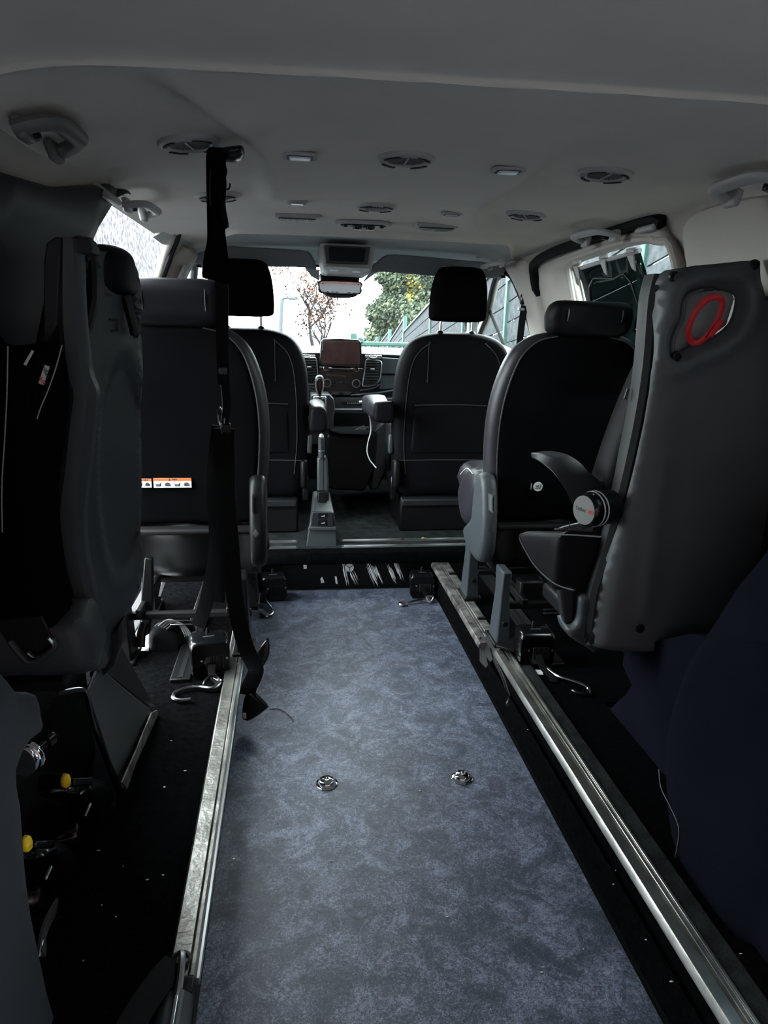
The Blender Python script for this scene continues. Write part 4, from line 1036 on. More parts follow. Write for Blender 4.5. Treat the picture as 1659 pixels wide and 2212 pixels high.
# padding (its sewn front faces the camera)
PD = [(q.x, q.z) for q in (at(a, b, Y=1.22) for a, b in [(-60, 745), (5, 738), (60, 745), (110, 738), (136, 742), (150, 830), (150, 900), (140, 980), (132, 1060), (138, 1150), (150, 1240), (160, 1300), (165, 1340), (80, 1345), (-60, 1380)])]
pdm = lambda u, v, w: Vector((u, 1.20 - w - .02 * math.cos((u + .67) * 30), v))
pd = slab('padding', sm2(PD, 2), pdm, .035, .08, .035, m_fab, t, .02, bulge=.01)
tube('seam', [at(a, b, Y=1.145) for a, b in [(134, 745), (122, 790), (105, 840), (88, 880), (80, 905)]], .0010, m_stitch, pd, 5, 4)
tube('seam', [at(a, b, Y=1.145) for a, b in [(17, 748), (15, 850), (10, 950), (4, 1050), (5, 1150)]], .0010, m_stitch, pd, 5, 4)
for xo in (58, 74): tube('fold', [at(xo + 10, 760, Y=1.15), at(xo + 2, 850, Y=1.148), at(xo - 14, 960, Y=1.15)], .006, m_fab, pd, 8, 4)
sl = prism('sewn_label', [at(a, b, Y=1.14) for a, b in [(96, 788), (107, 792), (94, 832), (83, 828)]], (0, .0015, 0), m_label, pd, 0); tag(sl, 'small white sewn-in label')
pl0 = at(95, 810, Y=1.138); ang = math.radians(-69)
text('label_lettering', 'Triflex', at(98, 801, Y=1.138), FACING_CAM @ Matrix.Rotation(ang, 3, 'Z'), .009, m_ink, sl)
text('label_lettering', 'AIR', at(90.5, 822, Y=1.138), FACING_CAM @ Matrix.Rotation(ang, 3, 'Z'), .009, m_red, sl)
tag(prism('reflective_slot', [at(a, b, Y=1.135) for a, b in [(68, 756), (73, 759), (56, 790), (50, 787)]], (0, .002, 0), m_label, pd, .0005), 'narrow pale reflective strip')
# headrest
HP = [(q.x, q.z) for q in (at(a, b, Y=1.50) for a, b in [(205, 560), (210, 535), (228, 528), (262, 536), (284, 556), (292, 600), (290, 635), (268, 642), (240, 640), (222, 628), (214, 600)])]
slab('headrest', sm2(HP, 3), lambda u, v, w: Vector((u, 1.50 - w * 1.0 + (u + .60) * .5, v)), .075, .05, .03, m_lea, t, .014)
tube('headrest_piping', [at(a, b, Y=1.43) for a, b in [(213, 585), (214, 605), (219, 622), (228, 634), (240, 640)]], .0016, m_pip, t, 5, 4)
for a0, b0, a1, b1 in ((172, 552, 200, 560),): pass
tube('headrest_bar', [at(178, 555, Y=1.36), at(196, 556, Y=1.38), at(200, 640, Y=1.37), at(190, 690, Y=1.36), at(180, 716, Y=1.35)], .011, m_black, t, 8, 5)
tube('headrest_bar', [at(272, 640, Y=1.49), at(282, 680, Y=1.49), at(292, 722, Y=1.50)], .010, m_black, t, 8, 4)
for seg_ in ([(237, 690), (254, 691)], [(254, 691), (254, 714)], [(254, 714), (240, 715)]):
    tube('slot', [at(a, b, Y=yl(a) - .012) for a, b in seg_], .0022, m_ink, t, 6, 0)
# moulded seat base under the padding with the buckle recess
BP = [(q.x, q.z) for q in (at(a, b, Y=1.18) for a, b in [(-40, 1345), (60, 1330), (95, 1325), (150, 1322), (185, 1330), (205, 1380), (214, 1440), (150, 1452), (60, 1452), (-40, 1445)])]
slab('seat_base', sm2(BP, 2), lambda u, v, w: Vector((u, 1.18 - w, v)), .035, .12, .03, m_slate, t, .02)
prism('buckle_recess', [at(a, b, Y=1.143) for a, b in [(-10, 1340), (90, 1330), (98, 1345), (118, 1390), (85, 1420), (60, 1425), (20, 1395), (-10, 1350)]], (0, .006, 0), m_black, t, .004)
tube('recess_rim', [at(a, b, Y=1.142) for a, b in [(20, 1385), (45, 1415), (62, 1430), (85, 1425), (119, 1395), (112, 1378)]], .006, m_slate, t, 8, 4)
bk_ = tube('buckle_bracket', [at(a, b, Y=1.135) for a, b in [(62, 1408), (70, 1416), (84, 1416), (112, 1398), (116, 1390), (106, 1378)]], .0045, m_steel, t, 8, 3, sx=1.4, sy=.5); tag(bk_, 'bare steel buckle bracket')
prism('lower_shell', [at(a, b, Y=1.45) for a, b in [(210, 1400), (262, 1345), (262, 1390), (245, 1440), (215, 1470), (190, 1465)]], (0, .05, 0), m_dark, t, .006)
tube('leg', [(-.80, 1.30, .50), (-.82, 1.30, .25), (-.83, 1.30, 0)], .02, m_black, t, 8, 3)
bx('under_frame', (-.74, 1.30, .41), (.14, .22, .02), m_rub, t, .006)

# ================================================================== DASHBOARD
YD = 3.75
def D(px, py, Y=YD): return at(px, py, Y=Y)
t = thing('dashboard', (.03, 3.95, .7), 'charcoal dashboard spanning the cab under the windscreen', 'dashboard'); dash = t
prof = [(4.38, .90), (4.1, .925), (3.86, .925), (3.80, .915), (3.775, .895), (3.775, .78), (3.79, .70), (3.86, .62), (4.0, .45), (4.2, .35), (4.38, .35)]
bm = bmesh.new(); g = []
for i in range(33):
    x = XC - .80 + 1.6 * i / 32; u = abs(x - XC) / .8
    g.append([bm.verts.new((x, min(4.40, y + .10 * u ** 2 * (y < 4.2)), z - (.028 * u ** 1.6 if z > .85 else 0))) for y, z in prof])
n = len(prof)
for A_, B_ in zip(g, g[1:]):
    for i in range(n): bm.faces.new((A_[i], A_[(i + 1) % n], B_[(i + 1) % n], B_[i]))
bm.faces.new(g[0]); bm.faces.new(g[-1][::-1])
obj('body', bm, m_dash, t, .008, 3)
bm = bmesh.new(); g = []
for i in range(33):
    x = XC - .80 + 1.6 * i / 32; u = abs(x - XC) / .8; dz = -.028 * u ** 1.6; dy = .10 * u * u
    g.append([bm.verts.new((x, y + dy * (y < 4.2), z + dz)) for y, z in [(4.36, .905), (4.1, .935), (3.86, .936), (3.785, .925), (3.760, .908), (3.765, .900), (3.80, .905), (4.3, .90)]])
for A_, B_ in zip(g, g[1:]):
    for i in range(8): bm.faces.new((A_[i], A_[(i + 1) % 8], B_[(i + 1) % 8], B_[i]))
obj('top_cover', bm, m_dasht, t, 0)
# instrument hood on the steering side
slab('instrument_hood', sm2([(-.70, .92), (-.66, .985), (-.50, 1.01), (-.34, .99), (-.26, .94), (-.26, .88), (-.70, .88)], 3), lambda u, v, w: Vector((u, 3.86 - w, v)), .06, .10, .03, m_dasht, t, .03)
tube('steering_wheel_rim', [(-.47 + .19 * math.cos(a), 3.68 + .06 * math.sin(a), .82 + .17 * math.sin(a)) for a in [k * math.pi / 6 for k in range(12)]], .014, m_lea, t, 10, 4, True)
# centre stack
def face(name, px, Y, th, m, par, bev=.003, n=0):
    P = [D(a, b, Y) for a, b in px]
    if n: P = [Vector((q[0], Y, q[1])) for q in sm2([(p.x, p.z) for p in P], n)]
    return prism(name, P, (0, th, 0), m, par, bev)
face('stack_panel', [(688, 792), (786, 796), (795, 820), (795, 842), (775, 852), (700, 850), (684, 838)], 3.745, .05, m_gloss, t, .006)
scr = thing('infotainment_screen', D(737, 762), 'upright centre screen with reflections above the dash controls', 'screen')
P = [(q.x, q.z) for q in (D(a, b, 3.70) for a, b in [(693, 738), (698, 732), (735, 731), (775, 734), (781, 740), (782, 788), (778, 795), (735, 793), (695, 791), (690, 785)])]
pr_ = [Vector((a, 3.70, b)) for a, b in sm2(P, 1)]
prism('housing', pr_, (0, .035, 0), m_gloss, scr, .006, 3)
P2 = [D(a, b, 3.698) for a, b in [(697, 736), (776, 738), (778, 787), (694, 785)]]
tag(prism('display_glass', P2, (0, .004, 0), m_scr, scr, .001), 'display glass with a reddish reflection painted in')
bx('mount', (D(737, 790).x, 3.745, D(737, 785).z), (.10, .05, .05), m_black, scr, .005)
def knob(px, py, r, par, Y=3.742):
    p = D(px, py, Y); k = lathe('knob', p, (0, -1, 0), [(r, 0), (r, .010), (r * .8, .014), (r * .75, .012), (0, .012)], m_gloss, par, 28)
    lathe('knob_ring', p + Vector((0, -.0105, 0)), (0, -1, 0), [(r * 1.05, 0), (r * 1.02, .003), (r * .82, .0045), (r * .80, 0)], m_steel, k, 28)
knob(704, 795, .0135, t); knob(770, 797, .0135, t); knob(706, 827, .022, t); knob(769, 828, .022, t)
face('trim_line', [(711, 794.5), (763, 796), (763, 797.5), (711, 796)], 3.738, .004, m_steel, t, 0)
for k in range(5):
    face('button', [(714 + k * 10, 799), (721 + k * 10, 799.3), (721 + k * 10, 803.5), (714 + k * 10, 803.2)], 3.740, .004, m_dark, t, .0008)
face('disc_slot', [(704, 808), (748, 811), (747, 814), (704, 811)], 3.740, .004, m_con, t, .0005)
for r_ in range(3):
    for k in range(4):
        face('button', [(718 + k * 9.6, 818 + r_ * 7), (726 + k * 9.6, 818.2 + r_ * 7), (726 + k * 9.6, 823 + r_ * 7), (718 + k * 9.6, 822.8 + r_ * 7)], 3.740, .004, m_dark, t, .0008)
p = D(736, 826, 3.737); [bx('display_mark', p + Vector((k * .008, 0, .002 * (k % 2))), (.005, .0008, .007), m_con, t, 0) for k in (-1, 0, 1)]
# side air vents with bright frames
def dash_vent(px, label):
    P = [D(a, b, 3.735) for a, b in px]; c = sum(P, Vector()) / len(P)
    v = thing('dash_air_vent', c, label, 'air vent', 'upright air vents on the dashboard')
    prism('well', [c + (p - c) * .97 for p in P], (0, .03, 0), m_ink, v, .001)
    Ps = smooth_pts(P, 3, True)
    tag(tube('frame', P, .0042, m_steel, v, 8, 3, True, sx=.8, up=(0, -1, 0)), 'bright metallic frame')
    zt, zb = max(p.z for p in P) - .010, min(p.z for p in P) + .038
    x0, x1 = sorted((min(p.x for p in P), max(p.x for p in P)))
    for k in range(7):
        z = zt + (zb - zt) * k / 6; sh_ = (zt - z) * .05
        bx('slat', ((x0 + x1) / 2 - sh_, 3.734, z), ((x1 - x0) * .80, .016, .0022), m_con, v, .0006, Matrix.Rotation(.35, 3, 'X'))
    bx('tab', ((x0 + x1) / 2, 3.724, (zt + zb) / 2 + .008), (.022, .010, .005), m_steel, v, .002)
    for s in (-1, 1): bx('button', ((x0 + x1) / 2 + s * .018 - .004, 3.733, zb - .016), (.030, .006, .014), m_dark, v, .0015)
dash_vent([(791, 778), (806, 778), (823, 781), (823, 800), (820, 820), (808, 832), (785, 834), (784, 826), (788, 800)], 'upright dashboard air vent right of the screen controls')
dash_vent([(650, 775), (666, 774), (682, 774), (685, 790), (687, 812), (688, 825), (675, 830), (655, 826), (648, 800)], 'upright dashboard air vent left of the screen controls')
for px, py, lb in ((662, 770, 'left'), (806, 771, 'right')):
    p = D(px, py, 3.745)
    pl = face('upper_trim', [(px - 17, py - 4), (px + 19, py - 3), (px + 19, py + 4), (px - 17, py + 2)], 3.752, .02, m_steel, t, .002)
    lathe('cup_rim', (p.x, 3.748, p.z), (0, -.5, 1), [(.022, 0), (.022, .004), (.017, .005), (.017, .001), (0, .001)], m_black, t, 24)
tube('silver_trim', [D(a, b, 3.742) for a, b in [(757, 853), (785, 851), (820, 848), (850, 843), (875, 838)]], .005, m_steel, t, 8, 4)
tube('silver_trim', [D(a, b, 3.742) for a, b in [(778, 843), (795, 841), (810, 837), (820, 830)]], .0035, m_steel, t, 8, 4)
for k in range(3): tube('silver_trim', [D(a, b, 3.742) for a, b in [(655, 832 + 7 * k), (672, 836 + 7 * k), (690, 838 + 7 * k)]], .0028, m_steel, t, 6, 3)
tube('silver_trim', [D(a, b, 3.742) for a, b in [(690, 851), (705, 852), (718, 852)]], .003, m_steel, t, 8, 3)
face('handle_recess', [(714, 846), (760, 847), (754, 854), (720, 854)], 3.738, .01, m_con, t, .003)
face('hazard_switch', [(732, 847.5), (742, 847.8), (741, 853), (733, 853)], 3.734, .006, m_black, t, .001)
face('glove_panel', [(825, 772), (880, 776), (880, 808), (822, 808)], 3.752, .03, m_dash, t, .004)
face('glove_door', [(822, 811), (880, 811), (880, 838), (818, 842)], 3.758, .03, m_dash, t, .004)
lowf = face('lower_panel', [(700, 858), (880, 860), (880, 886), (700, 884)], 3.735, .10, m_con, t, .006)
face('nameplate', [(738, 867.5), (788, 868.5), (788, 873.5), (738, 872.5)], 3.730, .004, m_gloss, t, .001)
p = D(764, 871, 3.7285); [bx('print_mark', p + Vector((k * .011, 0, 0)), (.008, .0008, .004), m_trimg, t, 0) for k in (-3, -2, -1, 0, 1, 2, 3)]
# console tray under the dash
t = thing('centre_console', (.04, 3.70, .07), 'tall centre console with an open storage tray below the dashboard', 'console')
body = [D(a, b, 3.60) for a, b in [(706, 942), (715, 938), (775, 944), (808, 940), (818, 930), (812, 1000), (800, 1040), (785, 1062), (716, 1058), (706, 1050)]]
prism('body', body, (0, .25, 0), m_black, t, .012, 3)
side_ = [D(a, b, 3.62) for a, b in [(808, 935), (835, 905), (845, 940), (838, 1010), (818, 1055), (800, 1062), (806, 1000)]]
prism('side_panel', side_, (0, .22, 0), m_con, t, .012, 3)
tr = [D(a, b, 3.58) for a, b in [(706, 918), (712, 932), (735, 938), (790, 940), (812, 930), (820, 905), (812, 885), (800, 884), (800, 925), (796, 930), (720, 928), (722, 890), (798, 890), (798, 884), (718, 884)]]
prism('tray_rim', tr, (0, .05, 0), m_con, t, .005, 3)
prism('tray_back', [D(a, b, 3.70) for a, b in [(712, 884), (805, 884), (808, 934), (712, 934)]], (0, .01, 0), m_rub, t, 0)
bx('tray_floor', (.045, 3.66, D(760, 928, 3.6).z), (.22, .10, .008), m_dark, t, .002)
prism('tray_rear_edge', [D(a, b, 3.66) for a, b in [(722, 888), (797, 889), (797, 893), (722, 892)]], (0, .02, 0), m_con, t, .003)
pc = [D(a, b, 3.60) for a, b in [(764, 930), (786, 918), (791, 927), (789, 932), (765, 933)]]
tc_ = prism('paper_card', pc, (0, .004, 0), m_label, None, .0003); tag(tc_, 'white printed card lying in the console tray', 'card')
for k in range(4):
    a, b = D(771 + k * 4.2, 926.8 - k * 2.1, 3.598), D(773.5 + k * 4.2, 929.2 - k * 1.5, 3.598)
    bx('print_mark', (a + b) / 2, (.005, .0008, .003), m_con, tc_, 0)
# gear lever console, left of it
t = thing('gear_selector', D(690, 870, 3.58), 'automatic gear lever with a grey knob and ribbed boot left of the console', 'gear lever')
prism('surround', [D(a, b, 3.56) for a, b in [(672, 853), (712, 852), (722, 862), (724, 884), (712, 925), (704, 935), (700, 880), (680, 885), (672, 880)]], (0, .20, .0), m_con, t, .008, 3)
bx('gate_plate', D(691, 872, 3.555), (.066, .012, .075), m_steel, t, .008)
bx('gate_inner', D(691, 873, 3.545), (.052, .012, .062), m_black, t, .006)
lathe('boot', D(692, 878, 3.53), (-.05, -.3, 1), [(.028, -.01), (.024, .010), (.020, .012), (.019, .025), (.015, .027), (.014, .040), (.009, .045)], m_rub, t, 16)
KP = [(q.x, q.z) for q in (D(a, b, 3.50) for a, b in [(680, 828), (681, 815), (688, 810), (697, 812), (700, 825), (698, 842), (694, 856), (688, 856), (683, 845)])]
slab('knob', sm2(KP, 3), lambda u, v, w: Vector((u, 3.50 - w, v)), .022, .022, .018, m_con, t, .008)
slab('knob_face', sm2([(sum(a for a, b in KP) / 9 + (a - sum(a for a, b in KP) / 9) * .62, sum(b for a, b in KP) / 9 + (b - sum(b for a, b in KP) / 9) * .70) for a, b in KP], 2), lambda u, v, w: Vector((u, 3.478 - w, v)), .004, .004, .006, m_gloss, t, .008)
kp_c = D(690, 835, 3.50)
tube('knob_trim', [D(a, b, 3.488) for a, b in [(682, 820), (682, 835), (685, 848), (689, 854), (694, 852), (698, 838), (699, 822)]], .0025, m_chrome, t, 6, 4)
# handbrake and its console with two switches
t = thing('handbrake', (-.13, 3.2, .07), 'upright handbrake lever on a small floor console with two switches', 'handbrake')
h = [D(a, b, 3.20) for a, b in [(686, 1090), (685, 1020), (685, 992), (690, 985), (704, 985), (708, 995), (711, 1040), (711, 1085), (700, 1088)]]
prism('lever_cover', h, (0, .05, 0), m_con, t, .010, 3)
tube('lever_seam', [D(a, b, 3.198) for a, b in [(698, 988), (698, 1040), (697, 1082)]], .0010, m_black, t, 5, 2)
tube('grip', [D(694, 945, 3.20), D(694, 988, 3.20)], .0150, m_slate, t, 12, 0)
lathe('button', D(694, 942, 3.20), (0, 0, 1), [(.011, -.004), (.010, .004), (.006, .010), (0, .012)], m_white, t, 14)
tube('grip_ring', [D(694, 972, 3.20), D(694, 974, 3.20)], .0165, m_steel, t, 12, 0)
for k in range(9): bx('knurl', D(696.5, 948 + k * 2.6, 3.182), (.016, .004, .0025), m_dark, t, .0008)
prism('lever_base', [D(a, b, 3.17) for a, b in [(686, 1062), (706, 1062), (706, 1085), (700, 1090), (686, 1088)]], (0, .07, 0), m_black, t, .006)
bm = bmesh.new()
front = [D(a, b, 3.07) for a, b in [(661, 1182), (729, 1183), (727, 1140), (722, 1108), (676, 1106), (667, 1140)]]
back = [D(a, b, 3.30) for a, b in [(673, 1130), (724, 1130), (718, 1100), (712, 1062), (676, 1060), (672, 1100)]]
A_ = [bm.verts.new(p) for p in front]; B_ = [bm.verts.new(p) for p in back]
bm.faces.new(A_); bm.faces.new(B_[::-1])
for i in range(6): bm.faces.new((A_[i], A_[(i + 1) % 6], B_[(i + 1) % 6], B_[i]))
obj('console', bm, m_con, t, .006, 3)
sp = prism('switch_panel', [D(a, b, 3.06) for a, b in [(674, 1106), (717, 1107), (722, 1138), (671, 1138)]], (0, .02, 0), m_dark, t, .004)
prism('console_lip', [D(a, b, 3.055) for a, b in [(668, 1138), (725, 1139), (727, 1143), (727, 1146), (665, 1145)]], (0, .03, 0), m_con, t, .003)
for yy in (1113, 1128):
    s = prism('switch', [D(a, b, 3.056) for a, b in [(686, yy - 5), (705, yy - 5), (705, yy + 6), (686, yy + 6)]], (0, .006, 0), m_black, sp, .0015)
    prism('switch_mark', [D(a, b, 3.0545) for a, b in [(694, yy + 2), (700, yy + 1), (701, yy - 1), (701.5, yy + 3), (694, yy + 3)]], (0, .001, 0), m_trimg, s, 0)
# white charging cable
cb = [D(781, 869, 3.66), D(787, 866, 3.50), D(791, 872, 3.40), D(795, 890, 3.42), D(799, 905, 3.44), D(801, 930, 3.45), D(795, 955, 3.42), D(793, 975, 3.40), D(798, 992, 3.38), D(806, 1003, 3.36), D(813, 1011, 3.34)]
tag(tube('charging_cable', cb, .0028, m_white, None, 8, 6), 'thin white charging cable draped from the dashboard beside the right armrest', 'cable')
c = thing('cable_plug', D(779, 868, 3.70), 'white plug in the lower dashboard', 'plug'); bx('plug_body', D(779, 868, 3.70), (.018, .03, .010), m_white, c, .003)

# ================================================================== HANGING CENTRE BELT
t = thing('hanging_belt', (-.40, 1.62, 1.37), 'black seat belt hanging from a ceiling mount through a long fabric pouch', 'seat belt')
YB = 1.45
def B(px, py, Y=YB): return at(px, py, Y=Y)
mt_ = [(q.x, q.z) for q in (B(a, b) for a, b in [(470, 330), (476, 322), (500, 318), (520, 316), (528, 321), (527, 334), (518, 342), (500, 346), (488, 345), (470, 345)])]
slab('ceiling_mount', sm2(mt_, 2), lambda u, v, w: Vector((u, YB + .0 - w, v)), .03, .05, .010, m_gloss, t, .012)
pt = [(449, 328), (470, 323), (488, 326), (490, 345), (489, 358), (492, 372), (489, 385), (490, 400), (488, 430), (489, 452), (492, 470), (496, 489), (491, 496), (488, 500), (490, 520), (494, 560), (497, 610), (478, 611), (456, 604), (438, 599), (439, 570), (443, 548), (449, 520), (449, 480), (447, 430), (446, 380)]
P = [(q.x, q.z) for q in (B(a, b) for a, b in pt)]
sl_ = slab('fabric_pouch', sm2(P, 3), lambda u, v, w: Vector((u, YB - .01 + .006 * math.sin(v * 40) - w, v)), .018, .016, .010, m_fab, t, .010)
tube('pouch_seam', [B(a, b, YB - .026) for a, b in [(455, 365), (453, 400), (454, 440), (453, 480), (456, 505), (458, 520), (455, 533)]], .0011, m_pip, sl_, 5, 4)
slab('pouch_flap', sm2([(q.x, q.z) for q in (B(a, b) for a, b in [(475, 430), (488, 445), (497, 490), (495, 496), (488, 496), (480, 480)])], 2), lambda u, v, w: Vector((u, YB - .028 - w, v)), .006, .002, .006, m_web, sl_, .008)
tube('hook', [B(489, 408), B(493, 409), B(496, 405), B(497, 396)], .0018, m_black, t, 6, 4)
ribbon('webbing', [B(479, 600, 1.45), B(480, 700, 1.48), B(482, 790, 1.51), B(484, 830, 1.53)], .025, m_web, t, up=(0, -1, 0), th=.003)
bx('adjuster', B(482, 801, 1.51), (.017, .008, .014), m_slate, t, .002)
ribbon('webbing', [B(481, 800, 1.52), B(487, 840, 1.54), B(489, 880, 1.57), B(486, 910, 1.60), B(484, 925, 1.62)], .018, m_web, t, up=(.3, -1, 0), th=.003)
tg = tube('steel_tongue', [B(474, 882, 1.59), B(471, 890, 1.59), B(471, 905, 1.59), B(475, 919, 1.59), B(480, 918, 1.59)], .0028, m_chrome, t, 6, 4)
tube('steel_tongue', [B(474, 880, 1.59), B(479, 886, 1.59), B(484, 895, 1.59), B(484, 915, 1.59)], .0025, m_steel, t, 6, 4)
bx('tongue_grip', B(488, 925, 1.60), (.022, .012, .024), m_black, t, .004)
# falling webbing
def W_(name, pts, w, up=(0, -1, .1)): return ribbon(name, [at(a, b, Y=y) for a, b, y in pts], w, m_web, t, up=up, th=.003)
W_('webbing', [(484, 925, 1.62), (486, 1000, 1.64), (488, 1080, 1.70), (498, 1180, 1.78), (505, 1270, 1.84), (516, 1340, 1.88), (532, 1400, 1.89), (551, 1440, 1.88), (550, 1458, 1.87), (538, 1485, 1.86), (535, 1500, 1.86)], .046)
W_('webbing', [(478, 922, 1.63), (470, 980, 1.66), (464, 1060, 1.74), (468, 1140, 1.82), (466, 1200, 1.90), (455, 1260, 1.96), (440, 1320, 2.02), (426, 1352, 2.06)], .042)
W_('webbing', [(490, 1090, 1.74), (480, 1130, 1.80), (478, 1230, 1.9), (474, 1300, 1.98)], .030)
# buckle ends
e = at(550, 1512, Y=1.88)
bl = [(q.x, q.z) for q in (at(a, b, Y=1.87) for a, b in [(527, 1510), (538, 1487), (545, 1490), (578, 1522), (576, 1530), (545, 1552), (527, 1555), (523, 1545)])]
slab('buckle', sm2(bl, 2), lambda u, v, w: Vector((u, 1.87 - w, v)), .014, .014, .010, m_gloss, t, .010)
bx('buckle_button', at(528, 1546, Y=1.852), (.010, .006, .018), m_trimg, t, .002)
b2 = [(q.x, q.z) for q in (at(a, b, Y=2.02) for a, b in [(557, 1408), (572, 1388), (581, 1385), (582, 1415), (572, 1435), (564, 1442), (556, 1428)])]
tk = slab('clip_tongue', sm2(b2, 2), lambda u, v, w: Vector((u, 2.02 - w + (v) * .2, v)), .008, .008, .007, m_gloss, t, .009)
bx('tongue_pin', at(578, 1382, Y=2.02), (.004, .004, .014), m_black, t, .001)
bx('tongue_plate', at(565, 1438, Y=2.01), (.008, .004, .018), m_chrome, t, .001)
# folded belt bundle on the floor by the open door
t = thing('belt_bundle', at(365, 1400, Z=0), 'rolled black belt with a pale striped fold lying by the left door sill', 'seat belt')
p0 = at(365, 1395, Z=0)
P = [(q.x, q.z) for q in (at(a, b, Y=p0.y) for a, b in [(322, 1405), (322, 1370), (335, 1352), (360, 1350), (385, 1362), (398, 1380), (395, 1410), (370, 1425), (330, 1418)])]
slab('roll', sm2(P, 3), lambda u, v, w: Vector((u, p0.y - w, v)), .04, .06, .03, m_web, t, .014)
up_ = lambda i: Vector((.0, -.5, .85))
cur = [(352, 1350, .10), (368, 1338, .115), (385, 1338, .12), (400, 1352, .105), (408, 1368, .09)]
for k in range(4):
    ribbon('fold_stripe', [at(a + k * 0 - 3, b + 2, Y=p0.y - .02 + k * .0) + Vector((k * .008 - .01, 0, -k * .004)) for a, b, z in cur], .0045, m_trimg, t, up=(0, -.8, .5), th=.002)
ribbon('fold', [at(a, b, Y=p0.y - .012) for a, b, z in cur], .05, m_web, t, up=(0, -.8, .5), th=.002)

# small vents under the cab step, seen between seat legs
for (x0, x1, zc, lb) in ((-.70, -.55, -.0, 'slatted floor grille seen under the left middle seat'), (.62, .76, .0, 'slatted floor grille seen under the right middle seat')):
    t = thing('floor_grille', ((x0 + x1) / 2, 2.98, 0), lb, 'grille')
    bx('frame', ((x0 + x1) / 2, 2.975, .045), (x1 - x0, .012, .085), m_black, t, .003)
    for k in range(5): bx('slat', ((x0 + x1) / 2, 2.966, .014 + k * .0155), (x1 - x0 - .02, .008, .0035), m_steel, t, .001)
# seat floor rails under the middle seats
for x, lb in ((-.83, 'black seat track nearest the left door opening'), (-.60, 'black seat track under the middle of the left middle seat'), (.58, 'black seat track under the middle of the right middle seat'), (.88, 'black seat track along the right wall')):
    t = thing('seat_track', (x, 2.4, 0), lb, 'seat track', 'seat tracks let into the carpet')
    bx('base', (x, 2.42, .006), (.06, .95, .012), m_black, t, .003)
    bx('channel', (x, 2.42, .0125), (.014, .93, .002), m_rub, t, 0)
# door step and threshold of the open sliding door
t = prism('door_step', [(-1.02, 1.9, -.03), (-.885, 1.9, -.03), (-.885, 2.98, -.03), (-1.02, 2.98, -.03)], (0, 0, .022), m_steel, None, .004)
tag(t, 'bare metal threshold plate in the open left doorway', 'threshold')
t = thing('seat_anchor_plate', (-.80, 2.22, 0), 'pale metal floor plate with a bent rod by the left door', 'bracket')
prism('plate', [at(a, b, Z=.004) for a, b in [(272, 1408), (278, 1398), (300, 1330), (322, 1330), (322, 1408)]], (0, 0, .004), m_steel, t, .001)
tube('rod', [at(a, b, Z=.012) for a, b in [(262, 1418), (272, 1418), (284, 1408), (296, 1404)]], .006, m_steel, t, 8, 4)
prism('upright', [at(a, b, Y=2.20) for a, b in [(312, 1205), (328, 1208), (330, 1300), (322, 1370), (306, 1380), (304, 1300)]], (0, .03, 0), m_black, t, .004)
tube('release_strap', [at(312, 1345, Y=2.18), at(305, 1370, Y=2.17), at(303, 1398, Y=2.16)], .010, m_gloss, t, 8, 4, sx=1.5, sy=.5)
prism('strut', [at(a, b, Y=2.5) for a, b in [(340, 1290), (348, 1290), (372, 1222), (366, 1216), (356, 1226)]], (0, .02, 0), m_steel, t, .003)

# ================================================================== LOWER LEFT: wheel-arch lining and reel pocket
t = thing('arch_lining', (-.72, 1.2, 0), 'dark plastic wheel-arch lining at lower left with a pocket for straps', 'side lining')
def XL(px, py, X): return at(px, py, X=X)
NP = [(q.y, q.z) for q in (XL(a, b, -.60) for a, b in [(-40, 1492), (30, 1494), (72, 1500), (82, 1540), (88, 1580), (60, 1600), (28, 1665), (38, 1740), (46, 1860), (58, 1960), (78, 2060), (95, 2140), (108, 2230), (-40, 2230)])]
slab('near_panel', sm2(NP, 2), lambda u, v, w: Vector((-.60 + w, u, v)), .006, .02, .012, m_dark, t, .03)
prism('pocket_back', [(-.76, .80, .0), (-.76, 1.62, .0), (-.76, 1.55, .42), (-.76, .80, .42)], (-.01, 0, 0), m_rub, t, 0)
TP = [at(a, b, Y=1.55) for a, b in [(60, 1485), (190, 1470), (203, 1490), (60, 1500)]]
tube('pocket_rim', [at(a, b, X=-.66) for a, b in [(120, 1500), (170, 1490), (186, 1500), (200, 1560), (225, 1630), (250, 1700), (270, 1745)]], .005, m_gloss, t, 8, 5)
# faceted grey guard in front of the arch
GP = [at(a, b, X=x) for a, b, x in [(192, 1500, -.66), (218, 1440, -.68), (250, 1470, -.67), (338, 1545, -.64), (305, 1610, -.645), (268, 1712, -.655), (240, 1650, -.66)]]
bm = bmesh.new(); A_ = [bm.verts.new(p) for p in GP]; B_ = [bm.verts.new(p + Vector((-.012, .006, 0))) for p in GP]
bm.faces.new(A_); bm.faces.new(B_[::-1])
for i in range(len(A_)): bm.faces.new((A_[i], A_[(i + 1) % 7], B_[(i + 1) % 7], B_[i]))
obj('arch_guard', bm, m_slate, t, .004)
g1 = [at(a, b, X=x) for a, b, x in [(215, 1442, -.70), (262, 1395, -.72), (322, 1505, -.66), (337, 1530, -.64), (325, 1528, -.645)]]
prism('guard_shoulder', g1, (-.01, .006, 0), m_black, t, .003)
prism('scuffed_edge', [at(a, b, X=-.637) for a, b in [(337, 1534), (338, 1545), (318, 1590), (290, 1650), (271, 1706), (260, 1690), (285, 1635), (308, 1580), (325, 1540)]], (.004, 0, 0), m_aluold, t, .001)
